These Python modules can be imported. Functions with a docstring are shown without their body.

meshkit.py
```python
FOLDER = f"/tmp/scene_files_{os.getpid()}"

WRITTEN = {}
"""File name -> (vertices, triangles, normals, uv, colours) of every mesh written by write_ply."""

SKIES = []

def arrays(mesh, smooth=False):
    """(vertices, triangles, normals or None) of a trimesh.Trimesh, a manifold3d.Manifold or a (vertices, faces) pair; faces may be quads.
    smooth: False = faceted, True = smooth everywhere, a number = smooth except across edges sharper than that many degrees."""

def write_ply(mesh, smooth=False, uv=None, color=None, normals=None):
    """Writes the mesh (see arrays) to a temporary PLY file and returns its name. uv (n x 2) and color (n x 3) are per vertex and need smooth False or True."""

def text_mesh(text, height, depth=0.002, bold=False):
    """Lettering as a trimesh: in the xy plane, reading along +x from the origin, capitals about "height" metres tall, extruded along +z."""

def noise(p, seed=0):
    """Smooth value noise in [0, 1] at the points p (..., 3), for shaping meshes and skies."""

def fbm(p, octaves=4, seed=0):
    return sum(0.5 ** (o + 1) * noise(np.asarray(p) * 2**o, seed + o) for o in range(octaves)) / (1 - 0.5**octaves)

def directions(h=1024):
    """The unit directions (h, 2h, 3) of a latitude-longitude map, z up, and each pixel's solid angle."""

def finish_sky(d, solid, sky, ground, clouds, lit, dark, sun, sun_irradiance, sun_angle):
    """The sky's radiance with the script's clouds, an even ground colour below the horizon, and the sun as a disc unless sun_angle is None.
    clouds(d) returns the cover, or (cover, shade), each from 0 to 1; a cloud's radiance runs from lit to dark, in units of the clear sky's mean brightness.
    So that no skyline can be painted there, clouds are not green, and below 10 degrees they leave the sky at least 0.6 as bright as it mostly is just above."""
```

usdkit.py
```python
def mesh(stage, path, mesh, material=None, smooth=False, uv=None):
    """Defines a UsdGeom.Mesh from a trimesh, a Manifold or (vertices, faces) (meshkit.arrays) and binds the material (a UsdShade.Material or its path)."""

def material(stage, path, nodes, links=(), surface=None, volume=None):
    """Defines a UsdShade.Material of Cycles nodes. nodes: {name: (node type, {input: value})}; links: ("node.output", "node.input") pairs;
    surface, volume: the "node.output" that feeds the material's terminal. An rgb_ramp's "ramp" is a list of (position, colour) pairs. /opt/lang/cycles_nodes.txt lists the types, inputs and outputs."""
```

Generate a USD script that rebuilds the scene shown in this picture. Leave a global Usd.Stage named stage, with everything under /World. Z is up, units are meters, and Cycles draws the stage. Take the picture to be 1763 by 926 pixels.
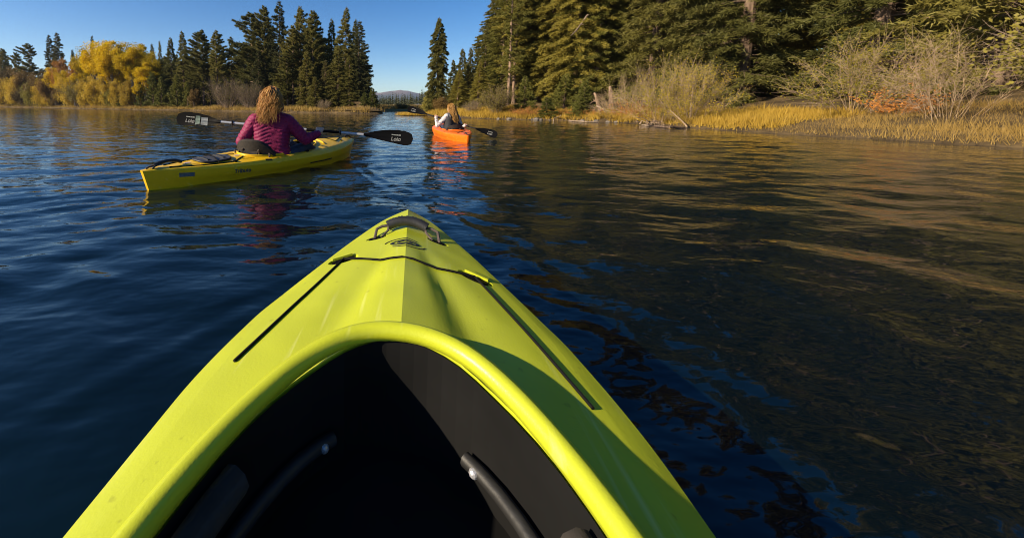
import math
import numpy as np
import trimesh
import manifold3d as m3
import shapely.geometry as sg
from shapely import affinity
from scipy.interpolate import PchipInterpolator
from pxr import Usd, UsdGeom, UsdLux, UsdShade, Gf, Sdf, Vt
import usdkit
import meshkit
from meshkit import fbm, noise, text_mesh

stage = Usd.Stage.CreateInMemory()
UsdGeom.SetStageUpAxis(stage, 'Z')
UsdGeom.SetStageMetersPerUnit(stage, 1.0)
UsdGeom.Xform.Define(stage, '/World')
UsdGeom.Scope.Define(stage, '/World/Looks')

# ------------------------------------------------------------------ camera
CAM_H = 0.66
FPX, PX0, PY0, PIC_W, PIC_H = 640.0, 600.0, 253.0, 1763.0, 926.0     # photograph's pixels
PITCH, ROLL = math.atan(68 / 640.0), math.radians(0.38)
EXPOSURE = 1.02
cam = UsdGeom.Camera.Define(stage, '/World/camera')
_f = np.array([0, math.cos(PITCH), -math.sin(PITCH)])
_r0 = np.array([1.0, 0, 0])
_u0 = np.cross(_r0, _f)
_r = math.cos(ROLL) * _r0 + math.sin(ROLL) * _u0
_u = math.cos(ROLL) * _u0 - math.sin(ROLL) * _r0
CAM = np.array([0, 0, CAM_H])
cam.AddTransformOp().Set(Gf.Matrix4d(*[*map(float, _r), 0.0], *[*map(float, _u), 0.0], *[*map(float, -_f), 0.0], 0.0, 0.0, CAM_H, 1.0))
cam.CreateHorizontalApertureAttr(36.0)
cam.CreateVerticalApertureAttr(36.0 * 537 / 1024)
cam.CreateFocalLengthAttr(FPX / PIC_W * 36.0)
cam.CreateHorizontalApertureOffsetAttr((PIC_W / 2 - PX0) / PIC_W * 36.0)
cam.CreateVerticalApertureOffsetAttr(-(PIC_H / 2 - PY0) / PIC_W * 36.0)
cam.CreateClippingRangeAttr(Gf.Vec2f(0.05, 30000.0))
cam.CreateFStopAttr(0.0)
cam.CreateExposureAttr(EXPOSURE)

# ------------------------------------------------------------------ sun and sky
SUN_AZ, SUN_EL = math.radians(-109.0), math.radians(25.0)          # azimuth from the view direction (+y), to the right positive
SUN = np.array([math.sin(SUN_AZ) * math.cos(SUN_EL), math.cos(SUN_AZ) * math.cos(SUN_EL), math.sin(SUN_EL)])
SUN_POWER, SKY_POWER = 1.25, 0.072
sun = UsdLux.DistantLight.Define(stage, '/World/sun')
sun.CreateIntensityAttr(SUN_POWER)
sun.CreateNormalizeAttr(True)
sun.CreateAngleAttr(0.5)
sun.CreateColorAttr(Gf.Vec3f(1.0, 0.84, 0.62))
_z = SUN
_x = np.cross([0, 0, 1.0], _z); _x /= np.linalg.norm(_x)
_y = np.cross(_z, _x)
sun.AddTransformOp().Set(Gf.Matrix4d(*map(float, [*_x, 0, *_y, 0, *_z, 0, 0, 0, 60, 1])))
sky_mat = usdkit.material(stage, '/World/Looks/sky', {
    'sky': ('sky_texture', {'sky_type': 'single_scattering', 'sun_disc': False, 'sun_elevation': SUN_EL, 'sun_rotation': math.atan2(SUN[0], SUN[1]), 'altitude': 1300.0, 'air_density': 1.0, 'aerosol_density': 0.5, 'ozone_density': 1.6}),
    'deep': ('hsv', {'hue': 0.508, 'saturation': 1.46, 'value': 1.0, 'fac': 1.0}),
    'bg': ('background_shader', {'strength': SKY_POWER})},
    [('sky.color', 'deep.color'), ('deep.color', 'bg.color')], surface='bg.background')
sky = UsdLux.DomeLight.Define(stage, '/World/sky')
UsdShade.MaterialBindingAPI.Apply(sky.GetPrim()).Bind(sky_mat)


# ------------------------------------------------------------------ helpers
def ray(px, py):
    return _f + _r * (px - PX0) / FPX - _u * (py - PY0) / FPX


def at(px, py, z=0.0):
    """The point of height z that the photograph shows at the pixel."""
    d = ray(px, py)
    return CAM + d * (z - CAM_H) / d[2]


def at_y(px, py, y):
    d = ray(px, py)
    return CAM + d * y / d[1]


_taken = {}


def numbered(path):
    n = _taken.get(path, -1) + 1
    _taken[path] = n
    return path if n == 0 else '%s_%03d' % (path, n)


def tag(prim, label=None, cat=None, group=None, kind=None):
    for k, v in (('label', label), ('category', cat), ('group', group), ('kind', kind)):
        if v:
            prim.SetCustomDataByKey(k, v)
    return prim


def path_of(parent):
    return '/World' if parent is None else str(parent.GetPath())


def obj(name, mesh, material, parent=None, smooth=False):
    return usdkit.mesh(stage, numbered(path_of(parent) + '/' + name), mesh, material, smooth=smooth).GetPrim()


def thing(name, label, cat, loc=(0, 0, 0), rotz=0.0, group=None, rot=None, scale=None, parent=None):
    x = UsdGeom.Xform.Define(stage, numbered(path_of(parent) + '/' + name))
    x.AddTranslateOp().Set(Gf.Vec3d(*map(float, loc)))
    x.AddRotateZOp().Set(float(rotz))
    if rot is not None:
        x.AddRotateXYZOp().Set(Gf.Vec3f(*map(float, rot)))
    if scale is not None:
        x.AddScaleOp().Set(Gf.Vec3f(*map(float, scale)))
    return tag(x.GetPrim(), label, cat, group)


def place(kind, name, label, cat, loc, rotz, scale, group=None, rot=None):
    p = thing(name, label, cat, loc, rotz, group, rot, scale)
    p.GetReferences().AddInternalReference(Sdf.Path('/World/kinds/' + kind))
    p.SetInstanceable(True)
    return p


def cat_meshes(parts):
    parts = [trimesh.Trimesh(*p, process=False) if isinstance(p, tuple) else p for p in parts if p is not None]
    return trimesh.util.concatenate(parts)


def tube(points, radii, sides=8, closed=False, caps=True):
    p = np.asarray(points, float)
    n = len(p)
    r = np.broadcast_to(np.asarray(radii, float), (n,))
    t = (np.roll(p, -1, 0) - np.roll(p, 1, 0)) if closed else np.gradient(p, axis=0)
    t /= np.linalg.norm(t, axis=1, keepdims=True) + 1e-12
    a = np.zeros_like(p)
    ref = np.array([0, 0, 1.0]) if abs(t[0, 2]) < 0.9 else np.array([1.0, 0, 0])
    v = np.cross(t[0], ref)
    for i in range(n):                                              # parallel transport
        v = v - t[i] * (v @ t[i])
        v /= np.linalg.norm(v) + 1e-12
        a[i] = v
    b = np.cross(t, a)
    ang = np.arange(sides) * 2 * np.pi / sides
    V = (p[:, None] + r[:, None, None] * (np.cos(ang)[None, :, None] * a[:, None] + np.sin(ang)[None, :, None] * b[:, None])).reshape(-1, 3)
    m = n if closed else n - 1
    i, j = np.meshgrid(np.arange(m), np.arange(sides), indexing='ij')
    i2 = (i + 1) % n
    j2 = (j + 1) % sides
    q = np.stack([i * sides + j, i * sides + j2, i2 * sides + j2, i2 * sides + j], -1).reshape(-1, 4)
    F = np.vstack([q[:, [0, 1, 2]], q[:, [0, 2, 3]]])
    if caps and not closed:
        V = np.vstack([V, p[:1], p[-1:]])
        k = np.arange(sides)
        k2 = (k + 1) % sides
        F = np.vstack([F, np.stack([k2, k, np.full(sides, n * sides)], 1), np.stack([(n - 1) * sides + k, (n - 1) * sides + k2, np.full(sides, n * sides + 1)], 1)])
    return trimesh.Trimesh(V, F, process=False)


def many_tubes(P, R, sides=3):
    """P (b, n, 3): b polylines of n points as thin tubes of radius R (b, n), in one mesh."""
    b, n, _ = P.shape
    t = np.gradient(P, axis=1)
    t /= np.linalg.norm(t, axis=2, keepdims=True) + 1e-12
    ref = np.where(np.abs(t[:, :1, 2:]) < 0.85, np.array([0, 0, 1.0]), np.array([1.0, 0, 0]))
    a = np.cross(t, np.broadcast_to(ref, t.shape))
    a /= np.linalg.norm(a, axis=2, keepdims=True) + 1e-12
    c = np.cross(t, a)
    ang = np.arange(sides) * 2 * np.pi / sides
    V = P[:, :, None] + R[:, :, None, None] * (np.cos(ang)[None, None, :, None] * a[:, :, None] + np.sin(ang)[None, None, :, None] * c[:, :, None])
    k, i, j = np.meshgrid(np.arange(b), np.arange(n - 1), np.arange(sides), indexing='ij')
    at_ = lambda i, j: (k * n + i) * sides + j
    j2 = (j + 1) % sides
    q = np.stack([at_(i, j), at_(i, j2), at_(i + 1, j2), at_(i + 1, j)], -1).reshape(-1, 4)
    return V.reshape(-1, 3), np.vstack([q[:, [0, 1, 2]], q[:, [0, 2, 3]]])


def unit(v):
    return v / (np.linalg.norm(v, axis=-1, keepdims=True) + 1e-12)


def blades(c, d, length, width, rng, tris=1):
    """Flat pointed blades from c along d. c, d (n, 3)."""
    n = len(c)
    d = unit(d)
    s = unit(np.cross(d, rng.normal(size=(n, 3))))
    length = np.broadcast_to(length, (n,))[:, None]
    width = np.broadcast_to(width, (n,))[:, None]
    if tris == 1:
        V = np.stack([c - s * width / 2, c + s * width / 2, c + d * length], 1).reshape(-1, 3)
        return V, np.arange(3 * n).reshape(-1, 3)
    V = np.stack([c, c + d * length * 0.5 - s * width / 2, c + d * length, c + d * length * 0.5 + s * width / 2], 1).reshape(-1, 3)
    i = np.arange(n) * 4
    return V, np.vstack([np.stack([i, i + 1, i + 2], 1), np.stack([i, i + 2, i + 3], 1)])


# ------------------------------------------------------------------ materials
def L(name):
    return '/World/Looks/' + name


def plain(name, color, rough=0.5, metallic=0.0, spec=0.5, vary=0.0, scale=6.0, bump=0.0, bump_scale=40.0, coat=0.0, sheen=0.0, bump_dist=0.01):
    c = np.array(color, float)
    nodes = {'g': ('texture_coordinate', {}), 'n': ('noise_texture', {'scale': scale, 'detail': 4.0}),
             'r': ('rgb_ramp', {'ramp': [(0.3, tuple(c * (1 - vary))), (0.7, tuple(np.minimum(c * (1 + vary), 1)))]}),
             'p': ('principled_bsdf', {'roughness': rough, 'metallic': metallic, 'specular_ior_level': spec, 'coat_weight': coat, 'sheen_weight': sheen})}
    links = [('g.object', 'n.vector'), ('n.fac', 'r.fac'), ('r.color', 'p.base_color')]
    if bump:
        nodes['bn'] = ('noise_texture', {'scale': bump_scale, 'detail': 3.0})
        nodes['b'] = ('bump', {'strength': bump, 'distance': bump_dist})
        links += [('g.object', 'bn.vector'), ('bn.fac', 'b.height'), ('b.normal', 'p.normal')]
    return usdkit.material(stage, L(name), nodes, links, surface='p.BSDF')


def leafy(name, dark, light, translucent=0.3, hue_shift=None, rough=0.6, scale=0.9):
    """Foliage: every leaf its own tone, tones drifting through the crown and from plant to plant."""
    d, l = np.array(dark, float), np.array(light, float)
    alt = np.array(hue_shift if hue_shift is not None else l * [1.15, 1.0, 0.85])
    nodes = {'g': ('geometry', {}), 'o': ('object_info', {}), 't': ('texture_coordinate', {}),
             'n': ('noise_texture', {'scale': scale, 'detail': 3.0}),
             'add': ('math', {'math_type': 'add'}), 'half': ('math', {'math_type': 'multiply', 'value2': 0.5}),
             'r': ('rgb_ramp', {'ramp': [(0.15, tuple(d)), (0.85, tuple(l))]}),
             'of': ('math', {'math_type': 'multiply', 'value2': 0.7}),
             'mx': ('mix_color', {'blend_type': 'mix', 'b': tuple(alt)}),
             'p': ('principled_bsdf', {'roughness': rough, 'specular_ior_level': 0.25}),
             'tr': ('translucent_bsdf', {}), 'm': ('mix_closure', {'fac': translucent})}
    links = [('t.object', 'n.vector'), ('g.random_per_island', 'add.value1'), ('n.fac', 'add.value2'), ('add.value', 'half.value1'), ('half.value', 'r.fac'),
             ('o.random', 'of.value1'), ('of.value', 'mx.fac'), ('r.color', 'mx.a'), ('mx.result', 'p.base_color'), ('mx.result', 'tr.color'),
             ('p.BSDF', 'm.closure1'), ('tr.BSDF', 'm.closure2')]
    return usdkit.material(stage, L(name), nodes, links, surface='m.closure')


def bark(name, dark, light, scale=3.0):
    nodes = {'t': ('texture_coordinate', {}), 'mp': ('mapping', {'scale': (scale * 3, scale * 3, scale * 0.6)}), 'n': ('noise_texture', {'scale': 1.0, 'detail': 6.0, 'roughness': 0.65}),
             'r': ('rgb_ramp', {'ramp': [(0.35, dark), (0.65, light)]}), 'b': ('bump', {'strength': 0.8, 'distance': 0.04}), 'p': ('principled_bsdf', {'roughness': 0.9, 'specular_ior_level': 0.1})}
    return usdkit.material(stage, L(name), nodes, [('t.object', 'mp.vector'), ('mp.vector', 'n.vector'), ('n.fac', 'r.fac'), ('r.color', 'p.base_color'), ('n.fac', 'b.height'), ('b.normal', 'p.normal')], surface='p.BSDF')


def ground_mat(name, stops, scale, rough=0.95):
    nodes = {'g': ('geometry', {}), 'n': ('noise_texture', {'scale': scale, 'detail': 8.0, 'roughness': 0.65}), 'r': ('rgb_ramp', {'ramp': stops}),
             'n2': ('noise_texture', {'scale': scale * 8, 'detail': 4.0}), 'b': ('bump', {'strength': 0.7, 'distance': 0.08}), 'p': ('principled_bsdf', {'roughness': rough, 'specular_ior_level': 0.1})}
    return usdkit.material(stage, L(name), nodes, [('g.position', 'n.vector'), ('g.position', 'n2.vector'), ('n.fac', 'r.fac'), ('r.color', 'p.base_color'), ('n2.fac', 'b.height'), ('b.normal', 'p.normal')], surface='p.BSDF')


M = {}
M['needle'] = leafy('needle', (0.066, 0.068, 0.017), (0.245, 0.235, 0.052), 0.3, (0.28, 0.235, 0.052))
M['needle_dark'] = leafy('needle_dark', (0.046, 0.052, 0.016), (0.155, 0.145, 0.042), 0.22, (0.17, 0.14, 0.04))
M['needle_gold'] = leafy('needle_gold', (0.10, 0.10, 0.020), (0.40, 0.37, 0.068), 0.34, (0.46, 0.37, 0.068), scale=0.7)
M['needle_far'] = leafy('needle_far', (0.035, 0.045, 0.022), (0.09, 0.09, 0.036), 0.1)
M['needle_young'] = leafy('needle_young', (0.065, 0.080, 0.016), (0.19, 0.20, 0.045), 0.3)
M['aspen_leaf'] = leafy('aspen_leaf', (0.36, 0.25, 0.004), (0.84, 0.63, 0.008), 0.45, (0.70, 0.49, 0.008), scale=0.6)
M['aspen_green'] = leafy('aspen_green', (0.24, 0.18, 0.005), (0.62, 0.46, 0.008), 0.42, (0.54, 0.37, 0.008), scale=0.6)
M['aspen_rust'] = leafy('aspen_rust', (0.17, 0.085, 0.02), (0.38, 0.19, 0.035), 0.35)
M['leaf_gold'] = leafy('leaf_gold', (0.28, 0.19, 0.020), (0.74, 0.51, 0.05), 0.38, (0.62, 0.44, 0.045))
M['leaf_olive'] = leafy('leaf_olive', (0.14, 0.115, 0.022), (0.36, 0.28, 0.05), 0.35, (0.31, 0.27, 0.045))
M['leaf_brown'] = leafy('leaf_brown', (0.08, 0.056, 0.018), (0.22, 0.145, 0.04), 0.28)
M['leaf_yellowgreen'] = leafy('leaf_yellowgreen', (0.20, 0.17, 0.018), (0.46, 0.39, 0.035), 0.42)
M['twig'] = bark('twig', (0.12, 0.085, 0.06), (0.26, 0.195, 0.14))
M['twig_pale'] = bark('twig_pale', (0.17, 0.118, 0.075), (0.40, 0.29, 0.185))
M['bark'] = bark('bark', (0.06, 0.040, 0.028), (0.20, 0.14, 0.10), 2.0)
M['bark_warm'] = bark('bark_warm', (0.10, 0.066, 0.045), (0.32, 0.22, 0.15), 2.0)
M['bark_aspen'] = bark('bark_aspen', (0.09, 0.08, 0.065), (0.30, 0.275, 0.23), 1.2)
M['dead_wood'] = bark('dead_wood', (0.14, 0.10, 0.07), (0.36, 0.27, 0.19), 4.0)
M['rock'] = plain('rock', (0.13, 0.11, 0.09), 0.9, vary=0.4, scale=6, bump=0.8, bump_scale=14, bump_dist=0.03)
M['grass'] = leafy('grass', (0.22, 0.14, 0.04), (0.52, 0.35, 0.10), 0.3, (0.45, 0.30, 0.07), scale=0.25)
M['grass_gold'] = leafy('grass_gold', (0.30, 0.20, 0.025), (0.66, 0.48, 0.08), 0.38, (0.60, 0.38, 0.06), scale=0.5)
M['brush_rust'] = leafy('brush_rust', (0.28, 0.12, 0.03), (0.62, 0.30, 0.07), 0.35, scale=0.5)
M['soil'] = ground_mat('soil', [(0.3, (0.035, 0.025, 0.015)), (0.55, (0.10, 0.07, 0.035)), (0.75, (0.19, 0.13, 0.055))], 0.8)
M['meadow'] = ground_mat('meadow', [(0.3, (0.10, 0.075, 0.03)), (0.6, (0.34, 0.22, 0.075)), (0.8, (0.45, 0.30, 0.10))], 0.12)
M['far_ground'] = ground_mat('far_ground', [(0.35, (0.04, 0.04, 0.02)), (0.7, (0.10, 0.09, 0.04))], 0.02)

# mountain: forested flanks with paler burnt slopes
M['mountain'] = usdkit.material(stage, L('mountain'), {
    'g': ('geometry', {}), 'n': ('noise_texture', {'scale': 0.004, 'detail': 9.0, 'roughness': 0.62}), 's': ('separate_xyz', {}), 'h': ('map_range', {'from_min': 60.0, 'from_max': 190.0, 'to_min': -0.35, 'to_max': 0.30}),
    'a': ('math', {'math_type': 'add'}), 'r': ('rgb_ramp', {'ramp': [(0.38, (0.030, 0.036, 0.030)), (0.56, (0.10, 0.072, 0.055)), (0.75, (0.20, 0.135, 0.11))]}), 'p': ('principled_bsdf', {'roughness': 1.0, 'specular_ior_level': 0.0})},
    [('g.position', 'n.vector'), ('g.position', 's.vector'), ('s.z', 'h.value'), ('n.fac', 'a.value1'), ('h.result', 'a.value2'), ('a.value', 'r.fac'), ('r.color', 'p.base_color')], surface='p.BSDF')

# water: dark clear river, its bed showing teal through it in places; ripples in three sizes on top of the modelled waves
M['water'] = usdkit.material(stage, L('water'), {
    'g': ('geometry', {}),
    'd': ('noise_texture', {'scale': 0.16, 'detail': 3.0}),
    'r': ('rgb_ramp', {'ramp': [(0.42, (0.0012, 0.0045, 0.0080)), (0.60, (0.0016, 0.0085, 0.0105)), (0.74, (0.003, 0.017, 0.0165))]}),
    'm1': ('mapping', {'scale': (2.2, 4.2, 1.0), 'rotation': (0, 0, 0.18)}), 'n1': ('noise_texture', {'scale': 1.0, 'detail': 2.0, 'roughness': 0.45, 'distortion': 0.4}),
    'm2': ('mapping', {'scale': (6.5, 12.0, 1.0), 'rotation': (0, 0, -0.25)}), 'n2': ('noise_texture', {'scale': 1.0, 'detail': 2.0, 'roughness': 0.5}),
    'm3': ('mapping', {'scale': (0.08, 0.16, 1.0)}), 'n3': ('noise_texture', {'scale': 1.0, 'detail': 3.0}), 'gust': ('map_range', {'from_min': 0.35, 'from_max': 0.65, 'to_min': 0.45, 'to_max': 1.0, 'clamp': True}),
    'b1': ('bump', {'strength': 1.0, 'distance': 0.019}), 'h2': ('math', {'math_type': 'multiply'}), 'b2': ('bump', {'strength': 1.0, 'distance': 0.0095}),
    'p': ('principled_bsdf', {'roughness': 0.025, 'ior': 1.333, 'specular_ior_level': 0.5})},
    [('g.position', 'd.vector'), ('d.fac', 'r.fac'), ('r.color', 'p.base_color'), ('g.position', 'm1.vector'), ('m1.vector', 'n1.vector'), ('g.position', 'm2.vector'), ('m2.vector', 'n2.vector'),
     ('g.position', 'm3.vector'), ('m3.vector', 'n3.vector'), ('n3.fac', 'gust.value'),
     ('n1.fac', 'b1.height'), ('n2.fac', 'h2.value1'), ('gust.result', 'h2.value2'), ('h2.value', 'b2.height'), ('b1.normal', 'b2.normal'), ('b2.normal', 'p.normal')], surface='p.BSDF')


def kayak_plastic(name, color, scuff):
    c = np.array(color, float)
    nodes = {'t': ('texture_coordinate', {}), 'n': ('noise_texture', {'scale': 5.0, 'detail': 5.0}), 'r': ('rgb_ramp', {'ramp': [(0.35, tuple(c * 0.90)), (0.65, tuple(c))]}),
             'sm': ('mapping', {'scale': (3.0, 60.0, 20.0), 'rotation': (0, 0, 0.3)}), 's': ('noise_texture', {'scale': 1.0, 'detail': 4.0}),
             'sf': ('map_range', {'from_min': 0.62, 'from_max': 0.76, 'to_min': 0.0, 'to_max': 0.35, 'clamp': True}), 'mx': ('mix_color', {'b': scuff}),
             'd': ('noise_texture', {'scale': 42.0, 'detail': 3.0}), 'df': ('map_range', {'from_min': 0.68, 'from_max': 0.74, 'to_min': 0.0, 'to_max': 0.4, 'clamp': True}), 'mx2': ('mix_color', {'b': tuple(c * [0.45, 0.40, 0.5])}),
             'bn': ('noise_texture', {'scale': 220.0, 'detail': 2.0}), 'b': ('bump', {'strength': 0.15, 'distance': 0.002}),
             'bl': ('noise_texture', {'scale': 7.0, 'detail': 1.0}), 'b2': ('bump', {'strength': 0.4, 'distance': 0.012}),
             'p': ('principled_bsdf', {'roughness': 0.40, 'specular_ior_level': 0.45, 'subsurface_weight': 0.0, 'subsurface_scale': 0.01, 'subsurface_radius': (1.0, 0.8, 0.2)})}
    links = [('t.object', 'n.vector'), ('n.fac', 'r.fac'), ('t.object', 'sm.vector'), ('sm.vector', 's.vector'), ('s.fac', 'sf.value'), ('sf.result', 'mx.fac'), ('r.color', 'mx.a'),
             ('t.object', 'd.vector'), ('d.fac', 'df.value'), ('df.result', 'mx2.fac'), ('mx.result', 'mx2.a'), ('mx2.result', 'p.base_color'),
             ('t.object', 'bn.vector'), ('bn.fac', 'b.height'), ('t.object', 'bl.vector'), ('bl.fac', 'b2.height'), ('b2.normal', 'b.normal'), ('b.normal', 'p.normal')]
    return usdkit.material(stage, L(name), nodes, links, surface='p.BSDF')


M['yellow'] = kayak_plastic('yellow', (0.68, 0.42, 0.007), (0.80, 0.66, 0.20))
M['lime'] = kayak_plastic('lime', (0.43, 0.475, 0.020), (0.62, 0.64, 0.22))
M['orange'] = kayak_plastic('orange', (0.78, 0.145, 0.004), (0.85, 0.40, 0.10))
M['rubber'] = plain('rubber', (0.014, 0.014, 0.014), 0.55, vary=0.3, scale=20, bump=0.3, bump_scale=120, bump_dist=0.002)
M['black_gloss'] = plain('black_gloss', (0.003, 0.003, 0.0035), 0.6, vary=0.2, scale=10, spec=0.07)
M['webbing'] = plain('webbing', (0.06, 0.045, 0.038), 0.85, vary=0.4, scale=60)
M['cord'] = plain('cord', (0.006, 0.006, 0.006), 0.9, spec=0.15)
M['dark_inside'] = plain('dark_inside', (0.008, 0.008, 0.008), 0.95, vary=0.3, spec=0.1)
M['seat_fabric'] = plain('seat_fabric', (0.020, 0.016, 0.013), 0.95, vary=0.35, scale=30, bump=0.5, bump_scale=90, bump_dist=0.004)
M['hatch_grey'] = plain('hatch_grey', (0.045, 0.045, 0.052), 0.55, vary=0.3, scale=25)
M['sticker'] = plain('sticker', (0.085, 0.10, 0.11), 0.4, vary=0.25, scale=40)
M['sticker_lilac'] = plain('sticker_lilac', (0.42, 0.36, 0.42), 0.4, vary=0.2, scale=40)
M['print_dark'] = plain('print_dark', (0.012, 0.014, 0.014), 0.5)
M['print_slate'] = plain('print_slate', (0.045, 0.055, 0.075), 0.5)
M['print_white'] = plain('print_white', (0.20, 0.20, 0.185), 0.5, vary=0.25, scale=50)
M['print_green'] = plain('print_green', (0.06, 0.10, 0.08), 0.5, vary=0.5, scale=24)
M['shaft'] = plain('shaft', (0.34, 0.35, 0.38), 0.32, metallic=0.35, vary=0.08)
M['skin'] = plain('skin', (0.52, 0.31, 0.22), 0.5, vary=0.12, scale=14)
M['eye'] = plain('eye', (0.5, 0.5, 0.48), 0.2)
M['jacket'] = plain('jacket', (0.175, 0.005, 0.050), 0.62, vary=0.12, scale=8, bump=0.35, bump_scale=55, spec=0.3, sheen=0.04, bump_dist=0.006)
M['trousers'] = plain('trousers', (0.018, 0.024, 0.045), 0.8, vary=0.25, scale=20, bump=0.3)
M['sleeve'] = usdkit.material(stage, L('sleeve'), {
    't': ('texture_coordinate', {}), 'n': ('voronoi_texture', {'scale': 24.0}) if False else ('noise_texture', {'scale': 26.0, 'detail': 1.0}), 'r': ('rgb_ramp', {'ramp': [(0.56, (0.46, 0.44, 0.44)), (0.62, (0.16, 0.11, 0.13))]}), 'p': ('principled_bsdf', {'roughness': 0.8})},
    [('t.object', 'n.vector'), ('n.fac', 'r.fac'), ('r.color', 'p.base_color')], surface='p.BSDF')
M['vest'] = plain('vest', (0.016, 0.016, 0.020), 0.8, vary=0.3, scale=14, bump=0.3)


def hair_mat(name, dark, light):
    nodes = {'g': ('geometry', {}), 't': ('texture_coordinate', {}), 'n': ('noise_texture', {'scale': 30.0, 'detail': 3.0}), 'a': ('math', {'math_type': 'add'}), 'h': ('math', {'math_type': 'multiply', 'value2': 0.5}),
             'r': ('rgb_ramp', {'ramp': [(0.25, dark), (0.7, light)]}), 'p': ('principled_bsdf', {'roughness': 0.5, 'specular_ior_level': 0.35})}
    return usdkit.material(stage, L(name), nodes, [('t.object', 'n.vector'), ('g.random_per_island', 'a.value1'), ('n.fac', 'a.value2'), ('a.value', 'h.value1'), ('h.value', 'r.fac'), ('r.color', 'p.base_color')], surface='p.BSDF')


M['hair'] = hair_mat('hair', (0.34, 0.16, 0.035), (1.0, 0.72, 0.24))
M['hair_roots'] = hair_mat('hair_roots', (0.06, 0.028, 0.012), (0.22, 0.11, 0.045))
M['hair_blonde'] = hair_mat('hair_blonde', (0.30, 0.15, 0.03), (0.90, 0.58, 0.17))

# ------------------------------------------------------------------ setting: water, banks, far land
rng = np.random.default_rng(7)
LEFT_SHORE = np.array([(-175, 148), (-140, 126), (-100, 107), (-77.6, 95.9), (-60, 80), (-49.4, 72.1), (-36, 64.5), (-25.3, 58), (-15.5, 50), (-7.5, 43.8), (-2.0, 41), (2.4, 39.7), (3.3, 41.0), (3.0, 43.5)], float)
RIGHT_SHORE = np.array([(14, 70), (9.0, 46), (6.8, 33), (6.6, 28), (7.4, 25), (8.3, 23.1), (10.4, 21.4), (12.4, 19.9), (12.9, 16.6), (12.4, 12.9), (12.2, 9.5), (12.6, 6), (13.5, 1), (15, -8), (18, -30)], float)


def resample(p, step):
    s = np.r_[0, np.cumsum(np.linalg.norm(np.diff(p, axis=0), axis=1))]
    f = PchipInterpolator(s, p)
    return f(np.arange(0, s[-1], step))


def shore_line(p, step, wobble, seed):
    q = resample(p, step)
    t = unit(np.gradient(q, axis=0))
    n = np.stack([-t[:, 1], t[:, 0]], 1)
    w = (fbm(np.c_[q * 0.45, np.zeros(len(q))], 3, seed) - 0.5) * wobble
    q = q + n * w[:, None]
    k = 9
    tt = unit(np.stack([np.convolve(np.pad(t[:, i], k, mode='edge'), np.ones(2 * k + 1) / (2 * k + 1), 'valid') for i in range(2)], 1))
    return q, np.stack([-tt[:, 1], tt[:, 0]], 1)


def bank_mesh(q, n, prof, seed, amp=0.5, tip=0):
    rows = []
    left_ = np.linalg.norm(np.diff(q, axis=0), axis=1)[::-1].cumsum()[::-1]
    k = np.clip(np.r_[left_, 0] / tip, 0.05, 1)[:, None] if tip else 1.0
    for d, z in prof:
        p = q + n * (d * k if d > 1 else d)
        h = z + (fbm(np.c_[p * 0.35, np.full(len(p), d)], 4, seed) - 0.5) * amp * min(1.0, 0.25 + max(d, 0) / 5) * (1 if z > -0.3 else 0)
        rows.append(np.c_[p, h])
    V = np.array(rows)
    a, b = V.shape[:2]
    i, j = np.meshgrid(np.arange(a - 1), np.arange(b - 1), indexing='ij')
    F = np.stack([i * b + j, i * b + j + 1, (i + 1) * b + j + 1, (i + 1) * b + j], -1).reshape(-1, 4)
    return V.reshape(-1, 3), F[:, ::-1]


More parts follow.
